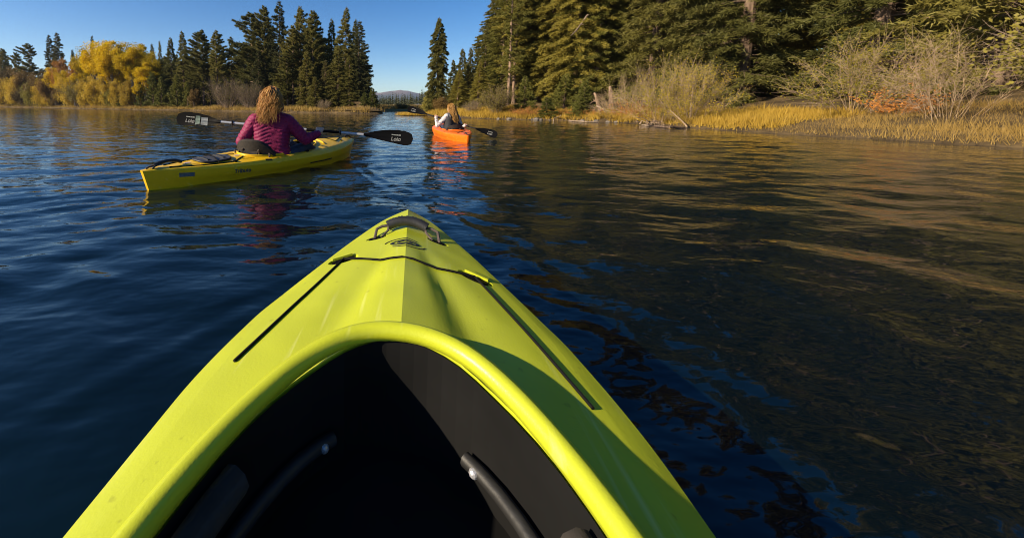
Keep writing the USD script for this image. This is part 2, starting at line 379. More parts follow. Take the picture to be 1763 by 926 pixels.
lq, ln = shore_line(LEFT_SHORE, 0.35, 1.6, 3)          # inland is on the left hand side going right
rq, rn = shore_line(RIGHT_SHORE[::-1], 0.2, 0.9, 5)
rn = -rn
LEFT_PROF = [(-2.5, -0.9), (-0.3, -0.15), (0.0, 0.02), (0.10, 0.16), (0.45, 0.22), (1.2, 0.26), (3, 0.32), (8, 0.45), (20, 0.8), (45, 1.3)]
RIGHT_PROF = [(-2.0, -0.8), (-0.3, -0.12), (0.0, 0.015), (0.12, 0.08), (0.5, 0.17), (1.2, 0.28), (2.5, 0.5), (5, 0.95), (10, 1.7), (20, 3.2), (40, 5.5)]
tag(obj('left_bank', bank_mesh(lq, ln, LEFT_PROF, 11, tip=45), M['soil'], smooth=40), kind='structure')
tag(obj('right_bank', bank_mesh(rq, rn, RIGHT_PROF, 12, 0.7), M['soil'], smooth=40), kind='structure')


def prof_z(prof, d):
    return float(np.interp(d, [a for a, _ in prof], [b for _, b in prof]))


def left_z(x, y):
    return prof_z(LEFT_PROF, np.min(np.hypot(lq[:, 0] - x, lq[:, 1] - y)))


def right_z(x, y):
    return prof_z(RIGHT_PROF, np.min(np.hypot(rq[:, 0] - x, rq[:, 1] - y)))


# far ground: one sheet out to the horizon, below the water near by, rising beyond the banks
def far_ground():
    rr = np.r_[0, 20, 45, 60, 75, 95, 130, 180, 260, 400, 700, 1200, 2200, 3500, 4800, 6000]
    zz = np.r_[-1.6, -1.6, -1.6, -1.6, -1.6, -1.5, -1.4, -1.2, 0.6, 3, 6, 10, 14, 18, 20, 20]
    th = np.linspace(0, 2 * np.pi, 181)[:-1]
    P = np.array([[(r * np.sin(t), r * np.cos(t), z) for t in th] for r, z in zip(rr, zz)])
    a, b = P.shape[:2]
    P[..., 2] += (fbm(P * [0.01, 0.01, 0], 3, 2) - 0.5) * np.clip(np.hypot(P[..., 0], P[..., 1]) / 400, 0, 1)
    i, j = np.meshgrid(np.arange(a - 1), np.arange(b), indexing='ij')
    j2 = (j + 1) % b
    return P.reshape(-1, 3), np.stack([i * b + j, i * b + j2, (i + 1) * b + j2, (i + 1) * b + j], -1).reshape(-1, 4)[:, ::-1]


tag(obj('ground', far_ground(), M['far_ground'], smooth=True), kind='structure')


def water_mesh():
    nr, nt = 440, 720
    r = np.geomspace(0.30, 330.0, nr)
    # angular density is highest around the view
    u = np.linspace(-1, 1, nt + 1)[:-1]
    th = np.pi * (0.62 * u + 0.38 * u ** 3)
    X, Y = r[:, None] * np.sin(th)[None], r[:, None] * np.cos(th)[None]
    g = np.random.default_rng(21)
    Z = np.zeros_like(X)
    wx = (fbm(np.stack([X * 0.5, Y * 0.5, X * 0], -1), 2, 31) - 0.5) * 1.2
    wy = (fbm(np.stack([X * 0.5, Y * 0.5, X * 0 + 9], -1), 2, 33) - 0.5) * 1.2
    for k in range(30):
        lam = 0.17 * (1.3 / 0.17) ** (g.random() ** 1.25)
        ang = g.normal(0.0, 0.62) + (0.15 if k % 2 else -0.2)
        kx, ky = math.sin(ang) * 2 * np.pi / lam, math.cos(ang) * 2 * np.pi / lam
        amp = 0.0135 * lam / (2 * np.pi) * (1.45 if lam < 0.5 else 0.8)
        mod = 0.35 + 1.3 * noise(np.stack([X * 0.35 + k * 7.1, Y * 0.35, X * 0 + k], -1), k)
        Z += amp * mod * np.sin(kx * (X + wx) + ky * (Y + wy) + g.random() * 6.28)
    # wakes: long crests trailing from the yellow kayak and spreading from the green bow
    def train(p0, crest, lam, width, n_amp, length):
        c = np.array(crest) / np.hypot(*crest)
        nrm = np.array([-c[1], c[0]])
        a = (X - p0[0]) * c[0] + (Y - p0[1]) * c[1]
        d = (X - p0[0]) * nrm[0] + (Y - p0[1]) * nrm[1] + 0.10 * np.sin(a * 1.7)
        env = np.exp(-(d / width) ** 2) * np.clip(a / 0.5, 0, 1) * np.exp(-np.clip(a, 0, None) / length)
        return n_amp * env * np.sin(2 * np.pi * d / lam)
    for p0, cr_, lam, wd, am, ln in [((-1.5, 3.0), (-0.90, -0.16), 0.20, 0.22, 0.0055, 4.0), ((-1.45, 2.85), (-0.86, -0.36), 0.21, 0.24, 0.0060, 4.0), ((-1.3, 2.7), (-0.78, -0.56), 0.19, 0.26, 0.0050, 3.5),
            ((-1.0, 2.6), (-0.92, -0.30), 0.17, 0.26, 0.0042, 3.5), ((-0.4, 2.2), (-0.93, -0.20), 0.18, 0.30, 0.0040, 3.0), ((-0.1, 1.7), (-0.90, -0.12), 0.16, 0.24, 0.0032, 2.5),
            ((0.20, 1.60), (-0.55, -0.62), 0.13, 0.14, 0.0028, 1.5), ((0.30, 1.55), (0.72, -0.50), 0.13, 0.16, 0.0026, 1.5), ((0.15, 4.4), (0.22, -0.95), 0.16, 0.22, 0.0050, 2.6), ((0.0, 3.9), (-0.05, -1.0), 0.15, 0.20, 0.0044, 2.0),
            ((2.3, 7.0), (0.3, -0.95), 0.26, 0.45, 0.0040, 4.0), ((1.6, 7.6), (-0.9, -0.1), 0.30, 0.3, 0.0034, 4.0), ((2.2, 7.0), (0.95, -0.05), 0.26, 0.25, 0.0034, 3.0)]:
        Z += train(p0, cr_, lam, wd, am, ln)
    R = np.hypot(X, Y)
    Z *= np.clip(1.3 - R / 40, 0.0, 1) * np.clip((R - 0.2) / 0.5, 0.3, 1)
    V = np.stack([X, Y, Z], -1).reshape(-1, 3)
    i, j = np.meshgrid(np.arange(nr - 1), np.arange(nt), indexing='ij')
    j2 = (j + 1) % nt
    F = np.stack([i * nt + j, i * nt + j2, (i + 1) * nt + j2, (i + 1) * nt + j], -1).reshape(-1, 4)
    V = np.vstack([V, [0, 0, 0]])
    k = np.arange(nt)
    cap = np.stack([np.full(nt, len(V) - 1), (k + 1) % nt, k], 1)
    F = np.vstack([F[:, [0, 2, 1]], F[:, [0, 3, 2]], cap])
    return V, F


wv, wf = water_mesh()
tag(obj('river_water', (wv, wf), M['water'], smooth=True), kind='structure')


def hill_mesh():
    x = np.linspace(-2600, 2600, 220)
    y = np.linspace(3300, 5600, 60)
    X, Y = np.meshgrid(x, y)
    ridge = np.interp(X * 4100 / Y, [-2600, -900, -200, 120, 330, 450, 560, 640, 760, 900, 1400, 2600], [90, 130, 120, 138, 150, 178, 196, 182, 145, 118, 90, 60])
    t = np.clip((Y - 3300) / 900, 0, 1) * np.clip((5600 - Y) / 1300, 0, 1)
    Z = 8 + ridge * (t * t * (3 - 2 * t)) * (0.86 + 0.28 * fbm(np.stack([X * 0.0035, Y * 0.0035, X * 0], -1), 5, 4))
    V = np.stack([X, Y, Z], -1).reshape(-1, 3)
    a, b = X.shape
    i, j = np.meshgrid(np.arange(a - 1), np.arange(b - 1), indexing='ij')
    return V, np.stack([i * b + j, i * b + j + 1, (i + 1) * b + j + 1, (i + 1) * b + j], -1).reshape(-1, 4)


tag(obj('mountain', hill_mesh(), M['mountain'], smooth=True), kind='structure')


# far meadow across the river, and the low grass bar in front of it
def patch(name, outline, h, material, step=0.8, seed=0, slope=None):
    poly = sg.Polygon(outline)
    x0, y0, x1, y1 = poly.bounds
    xs, ys = np.arange(x0 - 2, x1 + 2, step), np.arange(y0 - 2, y1 + 2, step)
    X, Y = np.meshgrid(xs, ys)
    import shapely
    pts = shapely.points(X.ravel(), Y.ravel())
    d = np.where(shapely.contains(poly, pts), 1, -1) * shapely.distance(poly.exterior, pts)
    Z = np.where(d > 0, np.minimum(d * 0.35, 1) * h, d * 0.3).reshape(X.shape)
    Z = Z + (fbm(np.stack([X * 0.5, Y * 0.5, X * 0], -1), 3, seed) - 0.5) * 0.5 * h * (Z > 0)
    if slope is not None:
        Z = Z + slope(X, Y) * (Z > 0)
    a, b = X.shape
    i, j = np.meshgrid(np.arange(a - 1), np.arange(b - 1), indexing='ij')
    F = np.stack([i * b + j, i * b + j + 1, (i + 1) * b + j + 1, (i + 1) * b + j], -1).reshape(-1, 4)
    Zf = Z.ravel()
    F = F[(Zf[F] > -0.6).any(1)]
    return tag(obj(name, (np.stack([X, Y, np.maximum(Z, -0.6)], -1).reshape(-1, 3), F), material, smooth=True), kind='structure')


MEADOW = [(-12, 78), (3.5, 62), (9, 60), (14, 64), (26, 95), (70, 180), (60, 330), (-60, 330), (-40, 140)]
patch('far_meadow', MEADOW, 0.45, M['meadow'], 1.6, 6, lambda X, Y: np.clip(Y - 66, 0, None) * 0.011)
BAR = [(3.9, 31.2), (4.4, 29.9), (5.8, 30.4), (7.4, 31.2), (8.6, 34), (7.4, 35.2), (5.4, 33.4)]
patch('grass_bar', BAR, 0.14, M['soil'], 0.2, 8)


# ------------------------------------------------------------------ plants: one of each kind, drawn under a class prim
stage.CreateClassPrim('/World/kinds')
DIMS = {}


def kind(name, parts, height, width):
    root = UsdGeom.Xform.Define(stage, '/World/kinds/' + name).GetPrim()
    for pname, mesh, material in parts:
        if mesh is not None:
            tag(obj(pname, mesh, material, root), kind=None if pname == 'trunk' else 'stuff')
    DIMS[name] = (height, width)


def conifer(name, seed, H, wid, profile, nb, crown0, per, blade, bw, droop, lift, needle, bk, dead=14, trunk_r=None, clump=3, asym=0.35, sweep=0.55, puff=0.0):
    g = np.random.default_rng(seed)
    # trunk
    n = 14
    tz = np.linspace(-0.5, H, n)
    wob = np.cumsum(g.normal(0, 0.018, (n, 2)), 0) * H / 13
    wob -= wob[0]
    tr = trunk_r or H * 0.0135
    rad = tr * (1 - np.clip(tz / H, 0, 1)) ** 0.8 + 0.012 + tr * 0.5 * np.exp(-np.clip(tz, 0, None) / 0.35)
    trunk = tube(np.c_[wob, tz], rad, 9)
    axis = lambda z: np.stack([np.interp(z, tz, wob[:, 0]), np.interp(z, tz, wob[:, 1]), z], -1)
    # branches
    u = np.sort((np.arange(nb) + g.random(nb)) / nb) ** 0.93
    z0 = H * (crown0 + (0.992 - crown0) * u)
    az = np.arange(nb) * 2.399 + g.normal(0, 0.5, nb)
    side = 1 + asym * np.cos(az - g.random() * 6.28) * 0.5
    Lb = wid / 2 * profile(u) * side * g.uniform(0.62, 1.18, nb)
    Lb = np.maximum(Lb, 0.10)
    lift_b = lift * (0.25 + 1.3 * u) + g.normal(0, 0.08, nb)
    dirs = np.stack([np.cos(az), np.sin(az), np.zeros(nb)], 1)
    nt = 6
    t = np.linspace(0, 1, nt)
    base = axis(z0)
    P = base[:, None] + dirs[:, None] * (Lb[:, None, None] * t[None, :, None])
    P[..., 2] += Lb[:, None] * (lift_b[:, None] * t[None] - droop * t[None] ** 2 + 0.10 * t[None] ** 4)
    R = (0.006 + 0.012 * Lb)[:, None] * (1 - 0.85 * t)[None]
    br = many_tubes(P, R, 3)
    # dead lower twigs
    parts_b = [br]
    if dead:
        zd = H * crown0 * g.uniform(0.15, 1.0, dead) + 0.2
        ad = g.random(dead) * 6.28
        Ld = wid * g.uniform(0.10, 0.30, dead)
        Pd = axis(zd)[:, None] + np.stack([np.cos(ad), np.sin(ad), g.uniform(-0.35, 0.05, dead)], 1)[:, None] * (Ld[:, None, None] * t[None, :, None])
        Pd += g.normal(0, 0.02, Pd.shape)
        parts_b.append(many_tubes(Pd, np.broadcast_to((0.012 * (1 - 0.8 * t))[None], Pd.shape[:2]), 3))
    # needle sprays: side twigs along each branch, blades round each twig
    m = np.maximum((1.45 * per * Lb / (wid / 2)).astype(int), 4)
    bi = np.repeat(np.arange(nb), m)
    N = len(bi)
    tt = g.uniform(0.10, 1.0, N) ** 0.75
    fi = tt * (nt - 1)
    i0 = np.minimum(fi.astype(int), nt - 2)
    fr = (fi - i0)[:, None]
    pos = P[bi, i0] * (1 - fr) + P[bi, i0 + 1] * fr
    tang = unit(P[bi, i0 + 1] - P[bi, i0])
    sidev = np.stack([-dirs[bi, 1], dirs[bi, 0], np.zeros(N)], 1) * g.choice([-1, 1], N)[:, None]
    tw = unit(tang * g.uniform(0.35, 1.0, N)[:, None] + sidev * sweep * g.uniform(0.3, 1.2, N)[:, None] + np.c_[np.zeros((N, 2)), g.normal(-0.10, 0.22, N) + puff * g.random(N)])
    tl = (0.10 + 0.42 * Lb[bi] * (1.05 - tt)) * g.uniform(0.4, 1.1, N)
    c = np.repeat(pos, clump, 0) + np.repeat(tw * tl[:, None], clump, 0) * g.random(N * clump)[:, None]
    d = np.repeat(tw, clump, 0) + g.normal(0, 0.55, (N * clump, 3)) + [0, 0, 0.12]
    bl = blades(c, d, blade * 1.12 * g.uniform(0.6, 1.25, N * clump), bw * 1.5 * g.uniform(0.7, 1.3, N * clump), g)
    # leader
    top = axis(np.linspace(H * 0.93, H, 40))
    bl2 = blades(top, g.normal(0, 0.6, (40, 3)) + [0, 0, 0.8], blade * 0.8, bw, g)
    crown = cat_meshes([bl, bl2])
    kind(name, [('trunk', trunk, bk), ('branches', cat_meshes(parts_b), bk), ('crown', crown, needle)], H, wid)


cone = lambda u: (1 - u) ** 0.75 + 0.03
spire = lambda u: np.minimum(1.0, (1.04 - u) * 1.9) * (0.78 + 0.22 * (1 - u))
column = lambda u: np.minimum(np.minimum(1.0, (1.02 - u) * 3.4), 0.66 + 0.5 * (1 - u)) * 0.93
oval = lambda u: np.sin(np.pi * np.clip(0.16 + 0.86 * u, 0, 1)) ** 0.8 * 0.95 + 0.08
ragged = lambda u: (0.55 + 0.45 * np.sin(u * 17.0)) * np.sin(np.pi * np.clip(0.14 + 0.85 * u, 0, 1)) ** 0.6 + 0.12
conifer('spruce_kind', 1, 13.0, 4.0, spire, 190, 0.04, 64, 0.26, 0.050, 0.30, 0.10, M['needle'], M['bark'])
conifer('spruce_kind_slim', 2, 13.0, 3.0, cone, 190, 0.03, 52, 0.25, 0.048, 0.34, 0.12, M['needle'], M['bark'])
conifer('fir_kind', 3, 14.0, 5.2, cone, 180, 0.06, 110, 0.24, 0.040, 0.10, 0.02, M['needle_dark'], M['bark'], asym=0.6)
conifer('pine_kind', 4, 13.5, 4.2, oval, 150, 0.24, 120, 0.24, 0.036, 0.05, 0.22, M['needle'], M['bark'], dead=34, puff=0.5, clump=4, asym=0.8)
conifer('pine_kind_ragged', 5, 14.0, 5.4, ragged, 140, 0.22, 130, 0.24, 0.036, 0.08, 0.16, M['needle'], M['bark_warm'], dead=40, puff=0.5, clump=4, asym=0.9)
conifer('pine_kind_thin', 6, 14.0, 3.4, oval, 130, 0.30, 100, 0.24, 0.036, 0.05, 0.20, M['needle'], M['bark'], dead=34, puff=0.5, clump=4, asym=0.6)
conifer('column_kind', 8, 10.5, 2.6, column, 330, 0.02, 84, 0.17, 0.032, 0.50, 0.02, M['needle'], M['bark'], asym=0.1)
conifer('big_fir_kind', 9, 17.0, 4.4, spire, 330, 0.04, 112, 0.165, 0.026, 0.42, 0.06, M['needle_gold'], M['bark_warm'], dead=40, clump=4, trunk_r=0.20)
conifer('big_fir_kind_b', 10, 17.0, 4.2, spire, 320, 0.08, 112, 0.165, 0.026, 0.50, 0.04, M['needle_gold'], M['bark_warm'], dead=50, clump=4, trunk_r=0.22, asym=0.6)
conifer('big_fir_kind_dark', 11, 17.0, 4.6, spire, 300, 0.03, 112, 0.165, 0.026, 0.36, 0.08, M['needle'], M['bark'], dead=30, clump=4, trunk_r=0.22)
conifer('tall_pine_kind', 12, 18.0, 4.4, ragged, 170, 0.20, 130, 0.165, 0.026, 0.20, 0.12, M['needle_gold'], M['bark_warm'], dead=70, puff=0.4, clump=4, trunk_r=0.21, asym=0.9)
conifer('young_pine_kind', 13, 4.2, 2.2, cone, 70, 0.02, 42, 0.20, 0.040, 0.02, 0.40, M['needle_young'], M['bark'], dead=0, puff=0.4, trunk_r=0.05)
conifer('young_fir_kind', 14, 3.6, 2.2, cone, 80, 0.02, 60, 0.15, 0.030, 0.15, 0.15, M['needle_young'], M['bark'], dead=0, trunk_r=0.05)


def broadleaf(name, seed, H, wid, leaf_mat, bark_mat, n_leaf, leaf, trunk_h=0.35, clumps=58, stems=1, rsq=1.0):
    g = np.random.default_rng(seed)
    # clump centres spread through an uneven crown
    cc = []
    while len(cc) < clumps:
        p = g.uniform(-1, 1, 3)
        r = np.linalg.norm(p)
        if 0.35 < r < 1.0:
            cc.append(p * [wid / 2, wid / 2, H * (1 - trunk_h) / 2] * g.uniform(0.75, 1.0) + [0, 0, H * (1 + trunk_h) / 2])
    cc = np.array(cc)
    cr = g.uniform(0.10, 0.24, clumps) * wid
    trunks, limbs = [], []
    for s in range(stems):
        o = np.array([g.normal(0, 0.25), g.normal(0, 0.25)]) * (stems > 1)
        lean = g.normal(0, 0.04, 2)
        z = np.linspace(-0.4, H * 0.82, 10)
        trunks.append(tube(np.c_[o[0] + lean[0] * z + 0.05 * np.sin(z), o[1] + lean[1] * z, z], (0.012 * H * (1 - 0.8 * np.clip(z / H, 0, 1))) / math.sqrt(stems), 7))
    for c in cc:
        z0 = max(0.18 * H, c[2] - g.uniform(0.15, 0.4) * H)
        t = np.linspace(0, 1, 6)[:, None]
        p0 = np.array([0, 0, z0])
        limbs.append((p0 + (c - p0) * t + np.array([0, 0, 0.25]) * np.sin(np.pi * t))[None])
    limbs = np.concatenate(limbs)
    lm = many_tubes(limbs, np.broadcast_to((0.045 * (1 - 0.75 * np.linspace(0, 1, 6)))[None], limbs.shape[:2]), 4)
    k = g.integers(0, clumps, n_leaf)
    v = unit(g.normal(size=(n_leaf, 3))) * (g.random(n_leaf) ** 0.45)[:, None]
    c = cc[k] + v * cr[k][:, None] * [1, 1, 0.8]
    d = g.normal(0, 1, (n_leaf, 3)) + [0, 0, 0.1]
    lv = blades(c, d, leaf * g.uniform(0.6, 1.3, n_leaf), leaf * 0.8 * g.uniform(0.6, 1.2, n_leaf), g, 2)
    kind(name, [('trunk', cat_meshes(trunks), bark_mat), ('branches', lm, bark_mat), ('crown', lv, leaf_mat)], H, wid)


broadleaf('aspen_kind', 21, 11.0, 5.2, M['aspen_leaf'], M['bark_aspen'], 15000, 0.19, 0.36)
broadleaf('aspen_kind_b', 22, 11.0, 4.6, M['aspen_leaf'], M['bark_aspen'], 14000, 0.19, 0.34, stems=2)
broadleaf('aspen_kind_green', 23, 11.0, 5.0, M['aspen_green'], M['bark_aspen'], 14000, 0.19, 0.34, stems=2)
broadleaf('aspen_kind_rust', 24, 7.5, 4.0, M['aspen_rust'], M['bark_aspen'], 5200, 0.16, 0.25)
broadleaf('young_aspen_kind', 25, 5.0, 2.0, M['aspen_leaf'], M['bark_aspen'], 2600, 0.14, 0.10, clumps=18)


def shrub(name, seed, H, wid, leaf_mat, twig_mat, n_leaf, leaf, stems=46, spread=1.0, twigs=7, tr=0.014, leaf_low=0.12, lean=(0, 0)):
    g = np.random.default_rng(seed)
    az = g.random(stems) * 6.283
    out = np.sqrt(g.random(stems)) * spread
    Ls = H * g.uniform(0.62, 1.06, stems)
    nt = 8
    t = np.linspace(0, 1, nt)
    base = np.stack([np.cos(az), np.sin(az)], 1) * (g.random(stems) * 0.16 * wid)[:, None]
    bend = g.uniform(0.7, 1.5, stems)
    hx = np.stack([np.cos(az), np.sin(az)], 1) * (out * wid * 0.48)[:, None] + np.array(lean)
    P = np.zeros((stems, nt, 3))
    P[..., :2] = base[:, None] + hx[:, None] * (t[None, :, None] ** bend[:, None, None])
    P[..., 2] = (Ls * np.sqrt(np.clip(1.08 - 0.5 * out ** 2, 0.25, 1)))[:, None] * t[None] ** 0.9 - 0.12
    P += np.cumsum(g.normal(0, 0.012 * H, P.shape), 1) * t[None, :, None]
    stem = many_tubes(P, np.broadcast_to((tr * H / 3 * (1 - 0.72 * t))[None], P.shape[:2]), 4)
    # twigs
    k = np.repeat(np.arange(stems), twigs)
    n = len(k)
    ft = g.uniform(0.3, 1.0, n) * (nt - 1)
    i0 = np.minimum(ft.astype(int), nt - 2)
    fr = (ft - i0)[:, None]
    p0 = P[k, i0] * (1 - fr) + P[k, i0 + 1] * fr
    d = unit(unit(P[k, i0 + 1] - P[k, i0]) + g.normal(0, 0.55, (n, 3)))
    tl = H * g.uniform(0.10, 0.30, n)
    t5 = np.linspace(0, 1, 5)
    T = p0[:, None] + d[:, None] * (tl[:, None, None] * t5[None, :, None]) + np.cumsum(g.normal(0, 0.010 * H, (n, 5, 3)), 1) * t5[None, :, None]
    tw = many_tubes(T, np.broadcast_to((max(tr * 0.5, 0.0035) * H / 3 * (1 - 0.6 * t5))[None], T.shape[:2]), 3)
    lv = None
    if n_leaf:
        k = g.integers(0, n, n_leaf)
        f = g.random(n_leaf)[:, None]
        c = T[k, 0] * (1 - f) + T[k, -1] * f + g.normal(0, 0.045 * H / 3 * 1.6, (n_leaf, 3))
        keep = c[:, 2] > leaf_low * H
        c = c[keep]
        lv = blades(c, g.normal(0, 1, (len(c), 3)), leaf * g.uniform(0.6, 1.3, len(c)), leaf * 0.7 * g.uniform(0.6, 1.2, len(c)), g, 2)
    kind(name, [('stems', stem, twig_mat), ('twigs', tw, twig_mat), ('foliage', lv, leaf_mat)], H, wid)


shrub('bare_willow_kind', 31, 3.4, 5.6, M['leaf_olive'], M['twig'], 2600, 0.08, stems=95, twigs=16)
shrub('bare_willow_kind_b', 32, 3.4, 4.4, M['leaf_olive'], M['twig'], 1600, 0.08, stems=85, twigs=16)
shrub('olive_willow_kind', 33, 3.2, 3.8, M['leaf_olive'], M['twig'], 6500, 0.11, stems=70, twigs=14)
broadleaf('gold_shrub_kind', 34, 3.4, 3.8, M['leaf_gold'], M['twig'], 7000, 0.13, 0.03, clumps=44, stems=4)
broadleaf('gold_shrub_kind_b', 35, 3.2, 3.4, M['leaf_gold'], M['twig'], 7000, 0.13, 0.03, clumps=44, stems=4)
broadleaf('brown_shrub_kind', 36, 3.4, 3.8, M['leaf_brown'], M['twig'], 7000, 0.13, 0.03, clumps=44, stems=4)
broadleaf('olive_shrub_kind', 37, 3.2, 3.6, M['leaf_olive'], M['twig'], 7000, 0.13, 0.03, clumps=44, stems=4)
shrub('pale_alder_kind', 38, 2.9, 2.6, M['leaf_yellowgreen'], M['twig_pale'], 4600, 0.055, stems=26, twigs=34, tr=0.0070, spread=1.45, leaf_low=0.10)
shrub('pale_bare_kind', 39, 2.6, 2.2, M['leaf_olive'], M['twig_pale'], 500, 0.045, stems=24, twigs=26, tr=0.006, spread=1.3)
shrub('rust_brush_kind', 40, 1.0, 1.7, M['brush_rust'], M['twig'], 1700, 0.055, stems=34, twigs=8, tr=0.012, leaf_low=0.04)
shrub('yellow_tuft_kind', 41, 0.9, 1.3, M['grass_gold'], M['twig'], 1500, 0.06, stems=40, twigs=6, tr=0.012, leaf_low=0.02)


def plant(kind_name, name, label, cat, px, py_top, y, w_px=None, group=None, bank='l', sink=0.05, lean=None, wmul=1.0):
    """Stands at depth y under the photograph's pixel (px, py_top), which is its top."""
    top = at_y(px, py_top, y)
    x = top[0]
    z = (left_z if bank == 'l' else right_z if bank == 'r' else (lambda a, b: bank))(x, y) - sink
    H, W = DIMS[kind_name]
    sz = (top[2] - z) / H
    sx = (w_px / FPX * y / W) if w_px else sz
    return place(kind_name, name, label, cat, (x, y, z), rng.uniform(0, 360), (sx * wmul, sx * wmul, sz), group, lean)


def left_y(px):
    return float(np.interp(px, [-200, 0, 80, 160, 320, 490, 640], [120, 107, 96, 72, 58, 44, 40]))


# --- left bank, from the left edge of the photograph
P_ = plant
P_('pine_kind', 'pine_tree', 'leftmost dark pine at the left edge of the photo', 'pine tree', 3, 84, left_y(3) + 14, 26)
P_('pine_kind_ragged', 'pine_tree', 'short dark pine just right of the left edge, beside the broad layered pine', 'pine tree', 27, 91, left_y(27) + 12, 26)
P_('pine_kind_ragged', 'pine_tree', 'broad layered dark pine on the far left, left of the twin firs', 'pine tree', 49, 76, left_y(49) + 10, 36)
P_('fir_kind', 'fir_tree', 'left and shorter one of the twin dark firs left of the yellow aspens', 'fir tree', 84, 60, left_y(84) + 12, 34)
P_('fir_kind', 'fir_tree', 'right and taller one of the twin dark firs left of the yellow aspens', 'fir tree', 98, 56, left_y(98) + 9, 40)
P_('spruce_kind_slim', 'spruce_tree', 'small slim spruce in the gap between the twin firs and the yellow aspens', 'spruce tree', 125, 86, left_y(125) + 18, 17)
P_('spruce_kind_slim', 'spruce_tree', 'spruce tip poking up behind the left shoulder of the aspen grove', 'spruce tree', 158, 62, left_y(158) + 26, 18)
P_('spruce_kind_slim', 'spruce_tree', 'dark spruce tip rising over the right end of the aspen grove', 'spruce tree', 262, 76, left_y(262) + 22, 20)
P_('spruce_kind_slim', 'spruce_tree', 'small narrow spruce between the aspen grove and the taller pines', 'spruce tree', 275, 71, left_y(275) + 20, 15)
ASP = [('aspen_kind_green', 150, 84, 40, 12, 'left sloping end of the aspen grove'), ('aspen_kind', 168, 69, 46, 9, 'tall round yellow aspen at the left top of the grove'), ('aspen_kind_b', 189, 70, 44, 7, 'tall yellow aspen in the grove, second round crown from its left'),
       ('aspen_kind_green', 207, 74, 46, 10, 'darker aspen in the dip at the middle of the grove'), ('aspen_kind', 226, 72, 46, 7, 'yellow aspen with the right hand round top of the grove'), ('aspen_kind_b', 244, 78, 42, 9, 'aspen at the right end of the grove'),
       ('aspen_kind_green', 264, 92, 34, 8, 'low aspen half hidden by the tall pine right of the grove'), 
       ('aspen_kind_b', 252, 108, 36, 5, 'small yellow aspen low at the right end of the grove')]
for k_, px_, py_, w_, dy_, lab_ in ASP:
    P_(k_, 'aspen_tree', lab_ + (', yellow leaves' if 'yellow' not in lab_ else ''), 'aspen tree', px_, py_, left_y(px_) + dy_, w_ * 1.18)
P_('aspen_kind_rust', 'aspen_tree', 'small rusty orange aspen in front of the twin firs', 'aspen tree', 103, 98, left_y(103) + 5, 30)
P_('aspen_kind_rust', 'aspen_tree', 'small rusty orange aspen at the left foot of the tall grove', 'aspen tree', 129, 101, left_y(129) + 7, 32)
P_('aspen_kind', 'aspen_tree', 'bright yellow low aspen left of the rusty ones', 'aspen tree', 91, 116, left_y(91) + 4, 28)
P_('aspen_kind', 'aspen_tree', 'brightest yellow young aspen above the big bare bank willow', 'aspen tree', 107, 121, left_y(107) + 2, 26)
P_('aspen_kind_b', 'aspen_tree', 'yellow young aspen right of the brightest one', 'aspen tree', 127, 126, left_y(127) + 2, 30)
P_('young_aspen_kind', 'aspen_tree', 'small bright yellow aspen sapling in front of the dark right half of the grove', 'aspen tree', 236, 128, left_y(236) + 2.0, 17)
P_('aspen_kind', 'aspen_tree', 'yellow aspen glowing between two pines left of the woman', 'aspen tree', 382, 97, left_y(382) + 12, 24)
P_('aspen_kind_b', 'aspen_tree', 'low yellow aspen right of the one glowing between the pines', 'aspen tree', 402, 114, left_y(402) + 13, 26)
for i_, (px_, py_, w_, k_) in enumerate([(8, 106, 44, 'brown_shrub_kind'), (34, 112, 40, 'brown_shrub_kind'), (62, 118, 42, 'brown_shrub_kind'), (84, 126, 36, 'brown_shrub_kind')]):
    P_(k_, 'thicket_bush', ['dark brown thicket at the left edge under the first pine', 'dark brown thicket under the short pine on the far left', 'dark brown thicket under the layered pine', 'dark brown thicket right of the layered pine, left of the bright aspen'][i_], 'bush', px_, py_, left_y(px_) + 5 - i_, w_)
FRONT = [('gold_shrub_kind', 6, 136, 34, 'yellow green leafy shrub at the left edge of the photo'), ('gold_shrub_kind', 24, 133, 34, 'yellow shrub second from the left edge'), ('brown_shrub_kind', 36, 150, 30, 'dark low shrub between two yellow shrubs on the far left'),
         ('gold_shrub_kind', 70, 137, 30, 'golden shrub between the olive shrub and the orange one, far left'), ('gold_shrub_kind', 113, 134, 34, 'golden shrub behind the left half of the big bank willow'), ('gold_shrub_kind', 147, 132, 34, 'golden shrub behind the right half of the big bank willow'), ('olive_shrub_kind', 55, 140, 36, 'olive leafy shrub left of the orange one'), ('gold_shrub_kind_b', 82, 152, 20, 'small orange yellow shrub on the far left bank'), ('brown_shrub_kind', 97, 150, 22, 'dark upright shrub left of the big bare willow'),
         ('gold_shrub_kind_b', 160, 136, 34, 'golden shrub just right of the big bare willow'), ('gold_shrub_kind', 181, 134, 34, 'pale golden shrub at the foot of the aspens'), ('gold_shrub_kind_b', 200, 138, 28, 'golden orange shrub left of the small green pines'),
         ('olive_shrub_kind', 190, 150, 26, 'olive shrub low in front of the golden shrubs'), ('gold_shrub_kind', 217, 140, 28, 'yellow shrub between golden shrubs and the sapling'), ('brown_shrub_kind', 333, 150, 22, 'brown leafed shrub at the foot of the twin bare trunks')]
for k_, px_, py_, w_, lab_ in FRONT:
    P_(k_, 'bank_shrub', lab_, 'shrub', px_, py_, left_y(px_) + 1.6, w_)
P_('olive_willow_kind', 'willow_bush', 'big rounded bare willow overhanging the left bank below the aspens', 'bush', 136, 140, left_y(136) + 0.4, 62)
P_('bare_willow_kind', 'willow_bush', 'large grey bare willow on the bank left of the woman', 'bush', 392, 133, left_y(392) + 1.2, 76)
